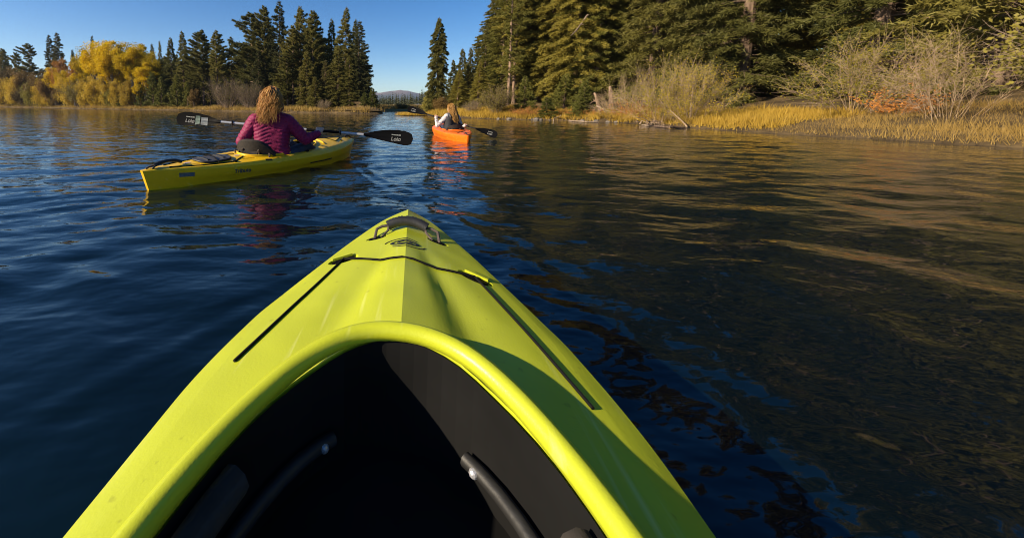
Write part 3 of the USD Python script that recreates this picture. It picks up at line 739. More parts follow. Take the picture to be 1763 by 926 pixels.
P_('bare_willow_kind_b', 'willow_bush', 'bare willow close behind the left of the woman head', 'bush', 428, 140, left_y(428) + 0.8, 48)
P_('bare_willow_kind_b', 'willow_bush', 'small bare willow by the foot of the pines right of the woman', 'bush', 558, 172, left_y(558) + 0.6, 24)
YP = [(212, 146, 24, 'smallest young green pine, left of the yellow sapling'), (240, 142, 20, 'young green pine under the yellow sapling'), (262, 126, 30, 'tallest young green pine in front of the grove'), (277, 134, 26, 'young green pine right of the tallest young one'), (303, 130, 30, 'young green pine before the twin topped pine'), (322, 142, 22, 'young green pine left of the twin bare trunks')]
for px_, py_, w_, lab_ in YP:
    P_('young_pine_kind', 'young_pine', lab_, 'young pine', px_, py_, left_y(px_) + 2.4, w_)
TALL = [('spruce_kind', 293, 65, 26, 9, 'left top of the twin topped dark pine right of the aspens'), ('spruce_kind', 313, 54, 30, 7, 'taller dark conifer right of the twin top, left of the bare trunks'), ('pine_kind', 347, 52, 36, 8, 'pine on two bare trunks left of the bare willow'),
        ('pine_kind_thin', 372, 53, 26, 6, 'pine with a leaning tuft beside the glowing yellow aspen'), ('spruce_kind', 398, 63, 28, 10, 'shorter conifer between the yellow aspen and the tall stand'), ('pine_kind_ragged', 433, 23, 52, 7, 'tall pine with a long left bough, left end of the tall stand'),
        ('pine_kind', 454, 11, 38, 8, 'tall pine second in the tall stand, above the woman head'), ('fir_kind', 480, 2, 52, 9, 'tallest tree of the left stand, above right of the woman head'), ('pine_kind_thin', 503, 44, 30, 6, 'shorter thin pine right of the tallest tree of the stand'),
        ('pine_kind_thin', 517, 12, 28, 9, 'slim tall pine with a narrow top in the middle of the stand'), ('pine_kind', 538, 19, 38, 7, 'tall pine left of the gap before the last group'), ('spruce_kind', 571, 33, 30, 9, 'pointed spruce at the left of the last group of the stand'),
        ('spruce_kind', 596, 13, 40, 7, 'tallest spruce of the last group at the right end of the stand'), ('spruce_kind_slim', 611, 34, 26, 9, 'slim spruce tucked behind the last spruce of the stand'), ('fir_kind', 619, 36, 44, 4, 'last fir at the right end of the left stand, boughs over the water')]
for k_, px_, py_, w_, dy_, lab_ in TALL:
    P_(k_, 'pine_tree' if 'pine' in k_ else 'spruce_tree' if 'spruce' in k_ else 'fir_tree', lab_, 'pine tree' if 'pine' in k_ else 'spruce tree' if 'spruce' in k_ else 'fir tree', px_, py_, left_y(px_) + dy_, w_ * 1.22)
LOW = [(330, 96, 24, 11), (420, 84, 30, 11), (445, 86, 32, 5), (468, 78, 32, 11), (494, 92, 34, 4.5), (510, 84, 30, 12), (528, 88, 34, 4.5), (553, 74, 34, 12), (560, 104, 32, 4), (583, 80, 36, 4), (602, 96, 34, 3.4), (632, 104, 26, 5), (360, 108, 26, 12), (286, 104, 26, 10), (478, 128, 26, 3.4), (543, 132, 26, 3)]
for i_, (px_, py_, w_, dy_) in enumerate(LOW):
    P_(['spruce_kind', 'pine_kind_ragged', 'fir_kind'][i_ % 3] if dy_ > 3.5 else 'spruce_kind', 'understory_conifer', 'lower dark conifer filling the left stand between the tall trunks', 'conifer', px_, py_, left_y(px_) + dy_, w_ * 1.25, 'lower conifers inside the left stand')
P_('young_fir_kind', 'young_fir', 'small dark fir at the water at the right tip of the left bank', 'young fir', 641, 152, 43.0, 26)
P_('young_fir_kind', 'young_fir', 'low dark fir under the last fir of the left stand', 'young fir', 628, 160, 41.6, 26)
for i_ in range(60):       # the forest behind
    px_ = -60 + 690 * (i_ + rng.random()) / 60
    y_ = left_y(px_) + 18 + 16 * rng.random()
    py_ = np.interp(px_, [-60, 0, 70, 130, 280, 400, 440, 560, 640], [96, 108, 104, 112, 92, 84, 52, 56, 82]) + rng.uniform(0, 34)
    P_(['spruce_kind', 'pine_kind', 'fir_kind', 'spruce_kind_slim'][i_ % 4], 'background_conifer', 'dark conifer half hidden behind the front row of the left bank', 'conifer', px_, py_, y_, rng.uniform(30, 44), 'conifers behind the left bank front row')

# --- right bank
P_('column_kind', 'spruce_tree', 'lone narrow spruce standing free against the sky, mid picture', 'spruce tree', 756, 30, 33.5, 46, bank=0.35, wmul=0.80)
MID = [('spruce_kind', 781, 103, 26, 40, 'short conifer directly right of the lone narrow spruce'), ('spruce_kind', 797, 84, 32, 42, 'dark spire second right of the lone spruce'), ('spruce_kind_slim', 812, 82, 26, 36, 'green conifer in the step between lone spruce and forest'), ('spruce_kind_slim', 824, 68, 24, 44, 'slim dark spruce tip at the middle of the rising forest edge'),
       ('spruce_kind', 838, 50, 38, 36, 'conifer with a dark top left of the first giant fir'), ('big_fir_kind', 790, 118, 36, 31, 'low bright green fir close right of the lone spruce'), ('big_fir_kind_b', 826, 104, 40, 28, 'bright green fir behind the olive willow'), ('big_fir_kind_dark', 806, 112, 34, 34, 'dark fir in shade between bright green firs')]
for k_, px_, py_, w_, y_, lab_ in MID:
    P_(k_, 'spruce_tree' if 'spruce' in k_ else 'fir_tree', lab_, 'spruce tree' if 'spruce' in k_ else 'fir tree', px_, py_, y_, w_, bank='r')
BIG = [('big_fir_kind', 872, -36, 96, 29, 'first giant fir at the left edge of the right forest'), ('tall_pine_kind', 888, -90, 74, 26.5, 'tall pine with bare sunlit trunk at the left of the right forest'), ('big_fir_kind_b', 925, -110, 120, 29, 'giant golden fir right of the bare sunlit trunk'),
       ('big_fir_kind', 962, -150, 130, 27, 'giant golden fir in the middle of the right forest'), ('big_fir_kind_dark', 990, -130, 130, 33, 'dark giant fir behind the middle of the right forest'), ('big_fir_kind_b', 1012, -160, 130, 25.5, 'giant fir with a grey dead bough, right forest'),
       ('big_fir_kind', 1052, -190, 140, 25, 'giant golden fir above the pale leaning stumps'), ('big_fir_kind_dark', 1092, -200, 150, 27, 'dark giant fir left of the bare alder'), ('big_fir_kind_dark', 1140, -230, 150, 26, 'dark giant fir behind the bare alder'), ('big_fir_kind_dark', 1192, -250, 160, 24, 'dark giant fir at the right edge of the photo')]
for k_, px_, py_, w_, y_, lab_ in BIG:
    P_(k_, 'pine_tree' if 'pine' in k_ else 'fir_tree', lab_, 'pine tree' if 'pine' in k_ else 'fir tree', px_, py_, y_, w_ * 0.74, bank='r')
for k_, px_, py_, w_, y_, lab_ in [('tall_pine_kind', 897, -80, 56, 27.6, 'second tall pine just right of the bare sunlit trunk, its own trunk thinner'), ('big_fir_kind_b', 905, -70, 70, 31, 'slim golden fir close behind the bare sunlit trunk'), ('big_fir_kind', 942, -120, 76, 28, 'slim golden fir in the gap right of the bare sunlit trunk'), ('big_fir_kind_b', 1032, -170, 84, 26.5, 'slim golden fir above the fallen pale log'),
        ('big_fir_kind', 1074, -180, 84, 25.5, 'slim golden fir behind the pale bare tangle'), ('big_fir_kind_dark', 1116, -200, 90, 24.5, 'slim shaded fir behind the left side of the alder'), ('big_fir_kind_b', 1168, -220, 96, 23.5, 'slim fir behind the right side of the alder')]:
    P_(k_, 'fir_tree', lab_, 'fir tree', px_, py_, y_, w_, bank='r')
for i_ in range(22):
    px_ = 858 + 18 * i_ + rng.uniform(-8, 8)
    P_(['big_fir_kind_dark', 'big_fir_kind', 'big_fir_kind_b'][i_ % 3], 'forest_fir', 'fir in the second row of the right forest', 'fir tree', px_, -30 - 8 * i_ + rng.uniform(-30, 60), 34 + 9 * rng.random(), rng.uniform(70, 95), 'second row firs of the right forest', bank='r')
LOWR = [('young_fir_kind', 905, 132, 36, 23.6, 'small green fir beside the foot of the bare sunlit trunk'), ('young_fir_kind', 942, 168, 34, 21.6, 'low rounded green fir above the rust coloured brush'), ('young_fir_kind', 1008, 140, 44, 21.6, 'small bright green fir left of the pale stumps'), ('young_fir_kind', 1000, 158, 30, 20.8, 'low dark green fir at the foot of the small bright one'),
        ('young_fir_kind', 975, 128, 46, 23.5, 'young fir in the shade of the giant golden fir')]
for k_, px_, py_, w_, y_, lab_ in LOWR:
    P_(k_, 'young_fir', lab_, 'young fir', px_, py_, y_, w_, bank='r')
P_('olive_willow_kind', 'willow_bush', 'rounded olive willow at the foot of the right forest edge', 'bush', 857, 149, 23.6, 52, bank='r')
P_('bare_willow_kind_b', 'willow_bush', 'brown bare bush right of the orange kayak paddler head', 'bush', 815, 172, 25.6, 34, bank='r')
P_('olive_shrub_kind', 'bank_shrub', 'olive brown shrub left of the lone spruce foot', 'shrub', 737, 160, 36, 24, bank=0.2)
P_('brown_shrub_kind', 'bank_shrub', 'dark shrub at the foot of the lone spruce', 'shrub', 762, 164, 31.5, 34, bank=0.2)
P_('olive_shrub_kind', 'bank_shrub', 'low olive shrub on the far meadow edge', 'shrub', 690, 178, 60, 30, bank=0.4)
P_('pale_bare_kind', 'bare_bush', 'tangle of pale bare twigs left of the alder at the right edge', 'bush', 1086, 116, 18.6, 66, bank='r')
P_('pale_bare_kind', 'bare_bush', 'low pale bare twigs behind the yellow grass clump', 'bush', 1056, 152, 18.8, 50, bank='r')
P_('pale_alder_kind', 'alder_bush', 'tall pale alder with sparse yellow green leaves near the right edge', 'bush', 1146, 88, 15.6, 96, bank='r')
P_('pale_alder_kind', 'alder_bush', 'pale alder cut by the right edge of the photo', 'bush', 1194, 100, 14.4, 84, bank='r')
for i_, (px_, py_, w_, lab_) in enumerate([(898, 184, 44, 'orange brush at the foot of the bare sunlit trunk'), (922, 183, 40, 'rust brush left of the low rounded fir'), (965, 186, 50, 'rust brush in the middle of the right bank'), (988, 190, 36, 'rust brush below the small bright fir'), (1030, 186, 46, 'rust and tan brush below the pale stumps'), (1078, 172, 52, 'tan brush under the pale bare tangle'), (1112, 176, 44, 'tan brush left of the alder')]):
    P_('rust_brush_kind', 'brush', lab_, 'brush', px_, py_, float(np.interp(px_, [860, 1000, 1100, 1200], [22.9, 21.2, 17.6, 14.2])), w_, bank='r')
for px_, py_, w_, lab_ in [(1020, 196, 22, 'small yellow grass clump on the right shore'), (1043, 189, 30, 'bright yellow grass clump at the right waterline'), (1068, 192, 40, 'wide yellow grass clump right of the brightest one'), (1140, 196, 36, 'yellow grass clump behind the driftwood roots'), (1190, 196, 32, 'yellow grass clump at the foot of the cut off alder'), (902, 194, 26, 'yellow grass clump on the shore below the bare trunk'), (968, 198, 26, 'yellow grass clump by the shore rocks')]:
    P_('yellow_tuft_kind', 'grass_clump', lab_, 'grass', px_, py_, float(np.interp(px_, [860, 1000, 1100, 1200], [22.2, 20.2, 17.0, 13.4])) + 0.3, w_, bank='r')
# the same bank goes on past the right edge
for i_ in range(40):
    yy_ = 26 - i_ * 1.0 + rng.uniform(-1, 1)
    xx_ = 18.5 + (i_ % 3) * 4.2 + rng.uniform(-1.2, 1.2) + max(0, 8 - yy_) * 0.1
    s_ = rng.uniform(0.85, 1.15)
    place(['big_fir_kind_dark', 'big_fir_kind', 'big_fir_kind_b'][i_ % 3], 'forest_fir', 'fir of the forest going on beyond the alders on the right', 'fir tree', (xx_, yy_, right_z(xx_, yy_) - 0.05), rng.uniform(0, 360), (s_, s_, s_), 'firs beyond the alders on the right')
for i_ in range(12):
    yy_ = 11.5 - i_ * 1.3 + rng.uniform(-.4, .4)
    xx_ = 14.2 + rng.uniform(0, 1.6) + max(0, 2 - yy_) * 0.25
    k_ = ['pale_alder_kind', 'rust_brush_kind', 'pale_bare_kind', 'yellow_tuft_kind', 'olive_willow_kind', 'rust_brush_kind'][i_ % 6]
    s_ = rng.uniform(0.7, 1.0)
    place(k_, 'bank_bush', 'bush on the bank beyond the alders on the right', 'bush', (xx_, yy_, right_z(xx_, yy_) - 0.05), rng.uniform(0, 360), (s_, s_, s_), 'bushes beyond the alders on the right')


# --- grass along the banks, far wood
def grass(name, pts, zf, height, n_per, material, label, seed, width=0.02, spread=0.22):
    g = np.random.default_rng(seed)
    n = len(pts) * n_per
    k = np.repeat(np.arange(len(pts)), n_per)
    b = pts[k] + g.normal(0, spread, (n, 2))
    z = zf(b)
    c = np.c_[b, z - 0.02]
    h = np.broadcast_to(height * (0.45 + 1.1 * fbm(np.c_[pts * 0.55, 0 * pts[:, 0]], 3, seed)), (len(pts),))[k] * g.uniform(0.5, 1.15, n)
    d = g.normal(0, 0.32, (n, 3))
    d[:, 2] = 1
    lv = blades(c, d, h, width * g.uniform(0.6, 1.5, n), g)
    return tag(obj(name, lv, material), label, 'grass', kind='stuff')


def along(q, n, lo, hi, count, g, sel=None):
    i = g.integers(0, len(q), count) if sel is None else g.choice(sel, count)
    return q[i] + n[i] * g.uniform(lo, hi, count)[:, None]


g_ = np.random.default_rng(5)
from scipy.spatial import cKDTree
_lt, _rt = cKDTree(lq), cKDTree(rq)
zl = lambda b: np.interp(_lt.query(b)[0], [a for a, _ in LEFT_PROF], [c for _, c in LEFT_PROF])
zr = lambda b: np.interp(_rt.query(b)[0], [a for a, _ in RIGHT_PROF], [c for _, c in RIGHT_PROF])
near_l = np.where((lq[:, 1] < 75) & (lq[:, 0] < 4))[0]
far_l = np.where(lq[:, 1] >= 60)[0]
grass('bank_grass', np.vstack([along(lq, ln, 0.12, 5.5, 2600, g_, near_l), along(lq, ln, 0.15, 7, 1200, g_, far_l)]), zl, g_.uniform(0.30, 0.62, 3800), 22, M['grass'], 'dry tan grass along the edge of the left bank', 61, 0.035)
vis_r = np.where((rq[:, 1] > 11) & (rq[:, 1] < 36))[0]
past_r = np.where((rq[:, 1] > -3) & (rq[:, 1] <= 11))[0]
grass('bank_grass', along(rq, rn, 0.15, 3.2, 2000, g_, vis_r), zr, g_.uniform(0.14, 0.40, 2000), 30, M['grass_gold'], 'golden grass along the edge of the right bank', 62, 0.018, 0.16)
grass('bank_grass', along(rq, rn, 0.12, 4.5, 1300, np.random.default_rng(8), past_r), zr, np.random.default_rng(9).uniform(0.07, 0.24, 1300), 34, M['grass'], 'short dry grass on the right bank beyond the alders', 65, 0.009, 0.20)
mp = np.c_[g_.uniform(2, 24, 1500), g_.uniform(62, 100, 1500)]
grass('meadow_grass', mp, lambda b: 0.40 + np.clip(b[:, 1] - 66, 0, None) * 0.011, np.full(len(mp), 0.7), 14, M['grass'], 'orange tan grass on the meadow across the river', 63, 0.06, 0.5)
bp = np.array([p for p in np.c_[g_.uniform(3.8, 8.6, 1500), g_.uniform(29.9, 35.2, 1500)] if sg.Polygon(BAR).buffer(-0.1).contains(sg.Point(p))])
grass('bar_grass', bp, lambda b: np.full(len(b), 0.06), np.full(len(bp), 0.26), 16, M['grass_gold'], 'yellow grass on the low bar in the middle of the river', 64, 0.02, 0.12)


def far_wood():
    g = np.random.default_rng(77)
    parts = []
    n = 620
    y = 95 + 260 * g.random(n) ** 0.8
    px = g.uniform(560, 800, n)
    for k in range(n):
        H = g.uniform(3.4, 6.6) * (1.0 + 0.25 * (px[k] > 715)) * (0.62 if y[k] < 135 else 1.0)
        if y[k] < 128 and px[k] < 676:
            continue
        x = (px[k] - 600) / 640 * y[k]
        z = 0.4 + max(0, y[k] - 66) * 0.012 + max(0, px[k] - 690) * 0.02
        nb = 46
        u = np.sort(g.random(nb))
        a = np.arange(nb) * 2.4
        r = H * 0.16 * (1 - u) ** 0.8 + 0.05
        d = np.stack([np.cos(a), np.sin(a), -0.25 + 0 * a], 1)
        c = np.c_[np.full(nb, x), np.full(nb, y[k]), z + H * (0.05 + 0.93 * u)]
        parts.append(blades(c, d, r * g.uniform(0.7, 1.25, nb), r * 0.75, g))
        parts.append(blades(np.array([[x, y[k], z - .2]]), np.array([[0, 0, 1.0]]), H, 0.18, g))
    return cat_meshes(parts)


tag(obj('far_wood', far_wood(), M['needle_far']), 'distant conifer wood beyond the meadow below the mountain', 'wood', kind='stuff')


# --- rocks and driftwood on the shores
def rock(seed, r, flat=0.6):
    m = trimesh.creation.icosphere(3, 1.0)
    v = m.vertices
    v = v * (0.75 + 0.55 * fbm(v * 1.6 + seed * 3.1, 3, seed))[:, None]
    m.vertices = v * [r, r * 0.8, r * flat]
    return m


RK = [(924, 207, 0.15), (934, 206.5, 0.09), (918, 206.5, 0.08), (948, 207, 0.06), (1010, 209.5, 0.12), (1025, 210.5, 0.09), (1042, 211, 0.08), (995, 208.5, 0.10), (872, 206, 0.12), (850, 205.5, 0.10), (1092, 214, 0.10), (1104, 214.5, 0.08)]
LB = ['pale rock at the waterline below the orange brush', 'small rock right of the pale rock at the waterline', 'small rock left of the pale rock at the waterline', 'little dark rock between the pale rock and the log', 'broad grey rock left of the bright yellow clump', 'grey rock second left of the bright yellow clump', 'small grey rock touching the bright yellow clump', 'grey rock right of the white stranded branch', 'dark rock under the olive willow', 'leftmost dark rock of the right shore', 'grey rock left of the driftwood roots', 'small grey rock touching the driftwood roots']
for i_, ((px_, py_, r_), lb_) in enumerate(zip(RK, LB)):
    p_ = at(px_, py_, 0.02)
    j_ = np.argmin(np.hypot(rq[:, 0] - p_[0], rq[:, 1] - p_[1]))
    q_ = rq[j_] + rn[j_] * 0.05
    t_ = thing('shore_rock', lb_, 'rock', (q_[0], q_[1], 0.03), rng.uniform(0, 360))
    obj('stone', rock(i_ + 1, r_ * 1.2), M['rock'], t_, smooth=True)
for i_, (px_, py_, r_, lb_) in enumerate([(500, 190, 0.30, 'pale rock on the left bank right of the woman collar'), (530, 191, 0.24, 'mossy rock on the left bank between collar and hand'), (552, 192, 0.34, 'block shaped rock at the waterline under the small bare willow'), (573, 193, 0.26, 'yellowish rock near the right end of the left bank')]):
    y_ = left_y(px_) + 0.3
    p_ = at_y(px_, py_, y_)
    t_ = thing('shore_rock', lb_, 'rock', (p_[0], y_, 0.12), rng.uniform(0, 360))
    obj('stone', rock(i_ + 31, r_, 0.75), M['rock'], t_, smooth=True)


def log(name, label, pts, r0, r1, seed, snags=3, mat='dead_wood', cat='log'):
    g = np.random.default_rng(seed)
    pts = np.array(pts, float)
    o = pts[0].copy()
    s = np.linspace(0, 1, len(pts))
    f = PchipInterpolator(s, pts - o)
    t = np.linspace(0, 1, 16)
    p = f(t) + g.normal(0, r0 * 0.12, (16, 3))
    th = thing(name, label, cat, o)
    obj('stem', tube(p, r0 + (r1 - r0) * t, 9), M[mat], th, smooth=50)
    for k in range(snags):
        a = f(g.uniform(0.25, 0.95))
        d = unit(g.normal(0, 1, 3) + [0, 0, 0.4]) * g.uniform(2, 5) * min(r0, 0.08)
        obj('snag', tube(np.array([a, a + d * 0.5 + g.normal(0, r0 * 0.2, 3), a + d]), [r0 * 0.4, r0 * 0.25, r0 * 0.08], 6), M[mat], th)
    return th


def shore_pt(px, py, z):
    return at(px, py, z)


log('driftwood_log', 'pale leaning log running from the alder down into the water', [at_y(1138, 176, 15.6), at_y(1160, 196, 14.6), at_y(1182, 218, 13.4), at(1189, 221, -0.05)], 0.022, 0.034, 1, 2, 'twig_pale')
log('leaning_stem', 'grey stem leaning left of the pale log under the alder', [at_y(1166, 212, 15.2), at_y(1150, 190, 15.6), at_y(1134, 170, 15.8)], 0.035, 0.015, 2, 3, 'twig_pale', 'branch')
log('leaning_stem', 'pale upright stem at the right edge under the alder', [at_y(1188, 206, 14.4), at_y(1191, 170, 14.5), at_y(1197, 130, 14.6)], 0.04, 0.016, 3, 4, 'twig_pale', 'branch')
log('leaning_stem', 'pale stem left of the upright one under the alder', [at_y(1184, 205, 14.6), at_y(1179, 172, 14.7), at_y(1172, 134, 14.9)], 0.035, 0.014, 4, 4, 'twig_pale', 'branch')
log('dead_stump', 'pale dead trunk leaning right, left one of the two below the golden fir', [at_y(1034, 192, 20.2), at_y(1028, 172, 20.3), at_y(1024, 160, 20.4)], 0.10, 0.05, 5, 4, 'bark_warm', 'stump')
log('dead_stump', 'pale upright dead trunk, right one of the two below the golden fir', [at_y(1054, 190, 20.2), at_y(1052, 168, 20.3), at_y(1050, 150, 20.4)], 0.12, 0.07, 6, 4, 'bark_warm', 'stump')
log('driftwood_log', 'fallen pale log lying below the dead trunks', [at_y(1028, 183, 19.9), at_y(1038, 188, 19.6), at_y(1050, 193, 19.4)], 0.05, 0.035, 7, 2)
log('driftwood_log', 'white stranded branch at the waterline in the middle of the right shore', [at(953, 208.5, 0.05), at(957, 203, 0.18), at(966, 198.5, 0.32)], 0.03, 0.015, 8, 3)
log('driftwood_log', 'white stranded log end at the waterline below the driftwood roots', [at(1106, 215.5, 0.03), at(1114, 216.5, 0.03), at(1124, 217.5, 0.0)], 0.035, 0.03, 9, 1)
log('driftwood_log', 'dark low log along the waterline near the right edge', [at(1128, 217.5, 0.02), at(1152, 219, 0.05), at(1180, 220.5, 0.02)], 0.045, 0.035, 10, 4, 'bark')
log('driftwood_log', 'long grey log at the waterline left of the yellow clump', [at(980, 208.0, 0.03), at(1005, 209.6, 0.05), at(1030, 211, 0.02)], 0.035, 0.03, 11, 2)
log('dead_bough', 'grey dead bough slanting across the giant fir', [at_y(1012, 26, 24), at_y(996, 48, 23.4), at_y(983, 62, 23.0)], 0.06, 0.025, 14, 6, 'twig', 'branch')
t_ = thing('root_wad', 'tangled brown driftwood roots on the right shore left of the pale log', 'driftwood', tuple(at(1122, 213.5, 0.05)))
gr_ = np.random.default_rng(15)
for k_ in range(22):
    d_ = unit(gr_.normal(0, 1, 3) * [1.3, 0.8, 0.6] + [0, 0, 0.35]) * gr_.uniform(0.2, 0.55)
    o_ = gr_.normal(0, 0.12, 3) * [2.0, 1, 0.4]
    obj('root', tube(np.array([o_, o_ + d_ * 0.5 + gr_.normal(0, 0.05, 3), o_ + d_ + gr_.normal(0, 0.05, 3)]), [0.03, 0.018, 0.006], 6), M['twig_pale'] if k_ % 3 == 0 else M['bark'], t_)

# ------------------------------------------------------------------ kayaks
class Kayak:
    """A kayak about the x axis, stern at 0 and bow at length; z = 0 is the waterline. Tables give, at the stations s, the half width and height of the
    gunwale, of the deck edge, and the height of the deck's middle line."""

    def __init__(self, length, s, wg, hg, wd, hd, hc, keel, rake_stern, rake_bow, flute=None, crease=0.45, peak=0.6):
        self.L = length
        f = lambda v: PchipInterpolator(np.array(s), np.array(v))
        self.wg, self.hg, self.wd, self.hd, self.hc, self.k = f(wg), f(hg), f(wd), f(hd), f(hc), f(keel)
        self.rs, self.rb, self.flute, self.crease, self.peak = rake_stern, rake_bow, flute, crease, peak

    def half(self, s):
        """Half section at station s from the keel to the deck's middle: points (y, z)."""
        wg, hg, wd, hd, hc, k = (float(g(s)) for g in (self.wg, self.hg, self.wd, self.hd, self.hc, self.k))
        c = hg * self.crease
        a = [(0, -k), (0.35 * wg, -k * 0.95), (0.66 * wg, -k * 0.72), (0.83 * wg, -k * 0.32), (0.860 * wg, 0.0), (0.905 * wg, c * 0.6), (0.930 * wg, c), (0.968 * wg, c + 0.010), (0.988 * wg, c + (hg - c) * 0.5), (1.0 * wg, hg - 0.006), (0.995 * wg, hg + 0.006)]
        n = 7
        for i in range(1, n + 1):
            t = i / n
            a.append((wg * 0.99 + (wd - wg * 0.99) * t, hg + 0.006 + (hd - hg - 0.006) * (0.25 * t + 0.75 * t ** 0.8)))
        m = 16
        for i in range(1, m + 1):
            t = i / m
            a.append((wd * (1 - t), hd + (hc - hd) * (self.peak * t + (1 - self.peak) * (1 - (1 - t) ** 2))))
        a = np.array(a)
        if self.flute is not None:
            a[18:, 1] += self.flute(s, a[18:, 0])
            a[11:18, 1] += self.flute(s, a[11:18, 0])
        return a

    def x_at(self, s, z):
        zz = np.clip(z, -0.1, 0.4)
        return s * self.L + self.rs * (0.16 - zz) * np.clip(1 - s / 0.16, 0, 1) ** 1.5 - self.rb * np.clip(0.22 - zz, 0, 1) * np.clip((s - 0.80) / 0.20, 0, 1) ** 1.6

    def solid(self, n=110):
        st = 0.5 - 0.5 * np.cos(np.linspace(0, np.pi, n))
        st = 0.5 * st + 0.5 * np.linspace(0, 1, n)
        rings = []
        for s in st:
            h = self.half(s)
            ring = np.vstack([h, (h * [-1, 1])[-2:0:-1]])
            rings.append(np.c_[self.x_at(s, ring[:, 1]), ring])
        V = np.array(rings)
        a, b = V.shape[:2]
        i, j = np.meshgrid(np.arange(a - 1), np.arange(b), indexing='ij')
        j2 = (j + 1) % b
        q = np.stack([i * b + j, i * b + j2, (i + 1) * b + j2, (i + 1) * b + j], -1).reshape(-1, 4)
        F = np.vstack([q[:, [0, 1, 2]], q[:, [0, 2, 3]]])
        Vf = np.vstack([V.reshape(-1, 3), V[0].mean(0), V[-1].mean(0)])
        k = np.arange(b)
        F = np.vstack([F, np.stack([np.full(b, a * b), (k + 1) % b, k], 1), np.stack([np.full(b, a * b + 1), (a - 1) * b + k, (a - 1) * b + (k + 1) % b], 1)])
        m = trimesh.Trimesh(Vf, F, process=False)
        if m.volume < 0:
            m.invert()
        return m

    def deck_z(self, x, y):
        h = self.half(float(np.clip(x / self.L, 0.001, 0.999)))[10:]
        return float(np.interp(abs(y), h[::-1, 0], h[::-1, 1]))

    def drape(self, xy, lift=0.004):
        return np.array([(x, y, self.deck_z(x, y) + lift) for x, y in xy])

    def side(self, x, z, sgn, lift=0.003):
        """A point of the hull's side at height z (a share of the gunwale's height)."""
        s = float(np.clip(x / self.L, 0.001, 0.999))
        h = self.half(s)[4:11]
        zz = z * float(self.hg(s))
        y = np.interp(zz, h[:, 1], h[:, 0])
        return np.array([self.x_at(s, zz), sgn * (y + lift), zz])


def to_manifold(m):
    return m3.Manifold(m3.Mesh(np.asarray(m.vertices, np.float32), np.asarray(m.faces, np.uint32)))


def super_outline(cx, a_back, a_front, b, n=72, p=2.4):
    t = np.linspace(0, 2 * np.pi, n, endpoint=False)
    c, s = np.cos(t), np.sin(t)
    r = (np.abs(c) ** p + np.abs(s) ** p) ** (-1 / p)
    return np.c_[cx + np.where(c > 0, a_front, a_back) * c * r, b * s * r]


def well(kay, outline, floor, top=0.8, shrink=0.0):
    """A pit cut down from the deck inside the outline."""
    o = sg.Polygon(outline).buffer(-shrink)
    m = trimesh.creation.extrude_polygon(o, top - floor, engine='earcut')
    m.apply_translation([0, 0, floor])
    return m


def cut(mesh, *cutters):
    a = to_manifold(mesh)
    for c in cutters:
        a = a - to_manifold(c)
    r = a.to_mesh()
    return trimesh.Trimesh(r.vert_properties[:, :3], r.tri_verts, process=False)


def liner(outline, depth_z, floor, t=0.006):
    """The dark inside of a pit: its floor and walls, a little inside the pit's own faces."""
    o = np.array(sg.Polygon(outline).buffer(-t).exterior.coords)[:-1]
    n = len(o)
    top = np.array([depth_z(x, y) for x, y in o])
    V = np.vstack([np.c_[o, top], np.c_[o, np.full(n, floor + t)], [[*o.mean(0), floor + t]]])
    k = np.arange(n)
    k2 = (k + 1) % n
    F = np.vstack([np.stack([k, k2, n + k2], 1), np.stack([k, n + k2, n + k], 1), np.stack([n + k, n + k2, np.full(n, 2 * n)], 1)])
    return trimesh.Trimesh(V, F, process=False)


def cord(kay, xy, r, lift=0.0, step=0.03):
    p = resample(np.array(xy, float), step) if len(xy) > 2 else np.linspace(xy[0], xy[-1], 12)
    p = np.vstack([p, xy[-1]])
    return tube(kay.drape(p, r * 0.8 + lift), r, 6)


def slab(kay, poly, h, lift=0.001):
    """A thin plate with the outline poly lying on the deck."""
    m = trimesh.creation.extrude_polygon(sg.Polygon(poly) if not hasattr(poly, 'exterior') else poly, h, engine='earcut')
    m = m.subdivide_to_size(0.03)
    v = np.array(m.vertices)
    v[:, 2] += [kay.deck_z(x, y) + lift for x, y in v[:, :2]]
    m.vertices = v
    return m


def side_text(kay, text, x0, zf, sgn, height, zscale=1.0):
    m = text_mesh(text, height, 0.002, bold=True)
    v = np.array(m.vertices)
    hg = float(kay.hg(x0 / kay.L))
    v = np.array([kay.side(x0 + a, zf + b * zscale / hg, sgn, 0.0015 + c) for a, b, c in v])
    m.vertices = v
    return m


def side_strip(kay, x0, x1, z0, z1, sgn, lift=0.0025, n=14):
    xs = np.linspace(x0, x1, n)
    A = np.array([kay.side(x, z0, sgn, lift) for x in xs])
    B = np.array([kay.side(x, z1, sgn, lift) for x in xs])
    A2 = np.array([kay.side(x, z0, sgn, -0.002) for x in xs])
    B2 = np.array([kay.side(x, z1, sgn, -0.002) for x in xs])
    V = np.vstack([A, B, B2, A2])
    F = []
    for i in range(n - 1):
        for k in range(4):
            a, b = k * n + i, ((k + 1) % 4) * n + i
            F += [(a, a + 1, b + 1), (a, b + 1, b)]
    return trimesh.Trimesh(V, np.array(F)[:, ::-1] if sgn < 0 else np.array(F), process=False)


def coaming(kay, outline, up, r, lip=0.018):
    o = np.array(outline)
    o = np.vstack([o, o[:1]])
    o = resample(o, 0.02)
    z = np.array([kay.deck_z(x, y) for x, y in o])
    k = 7
    zz = np.convolve(np.pad(z, k, mode='wrap'), np.ones(2 * k + 1) / (2 * k + 1), 'valid')
    p = np.c_[o, zz + up]
    inner = tube(p, r, 8, closed=True)
    return inner, p


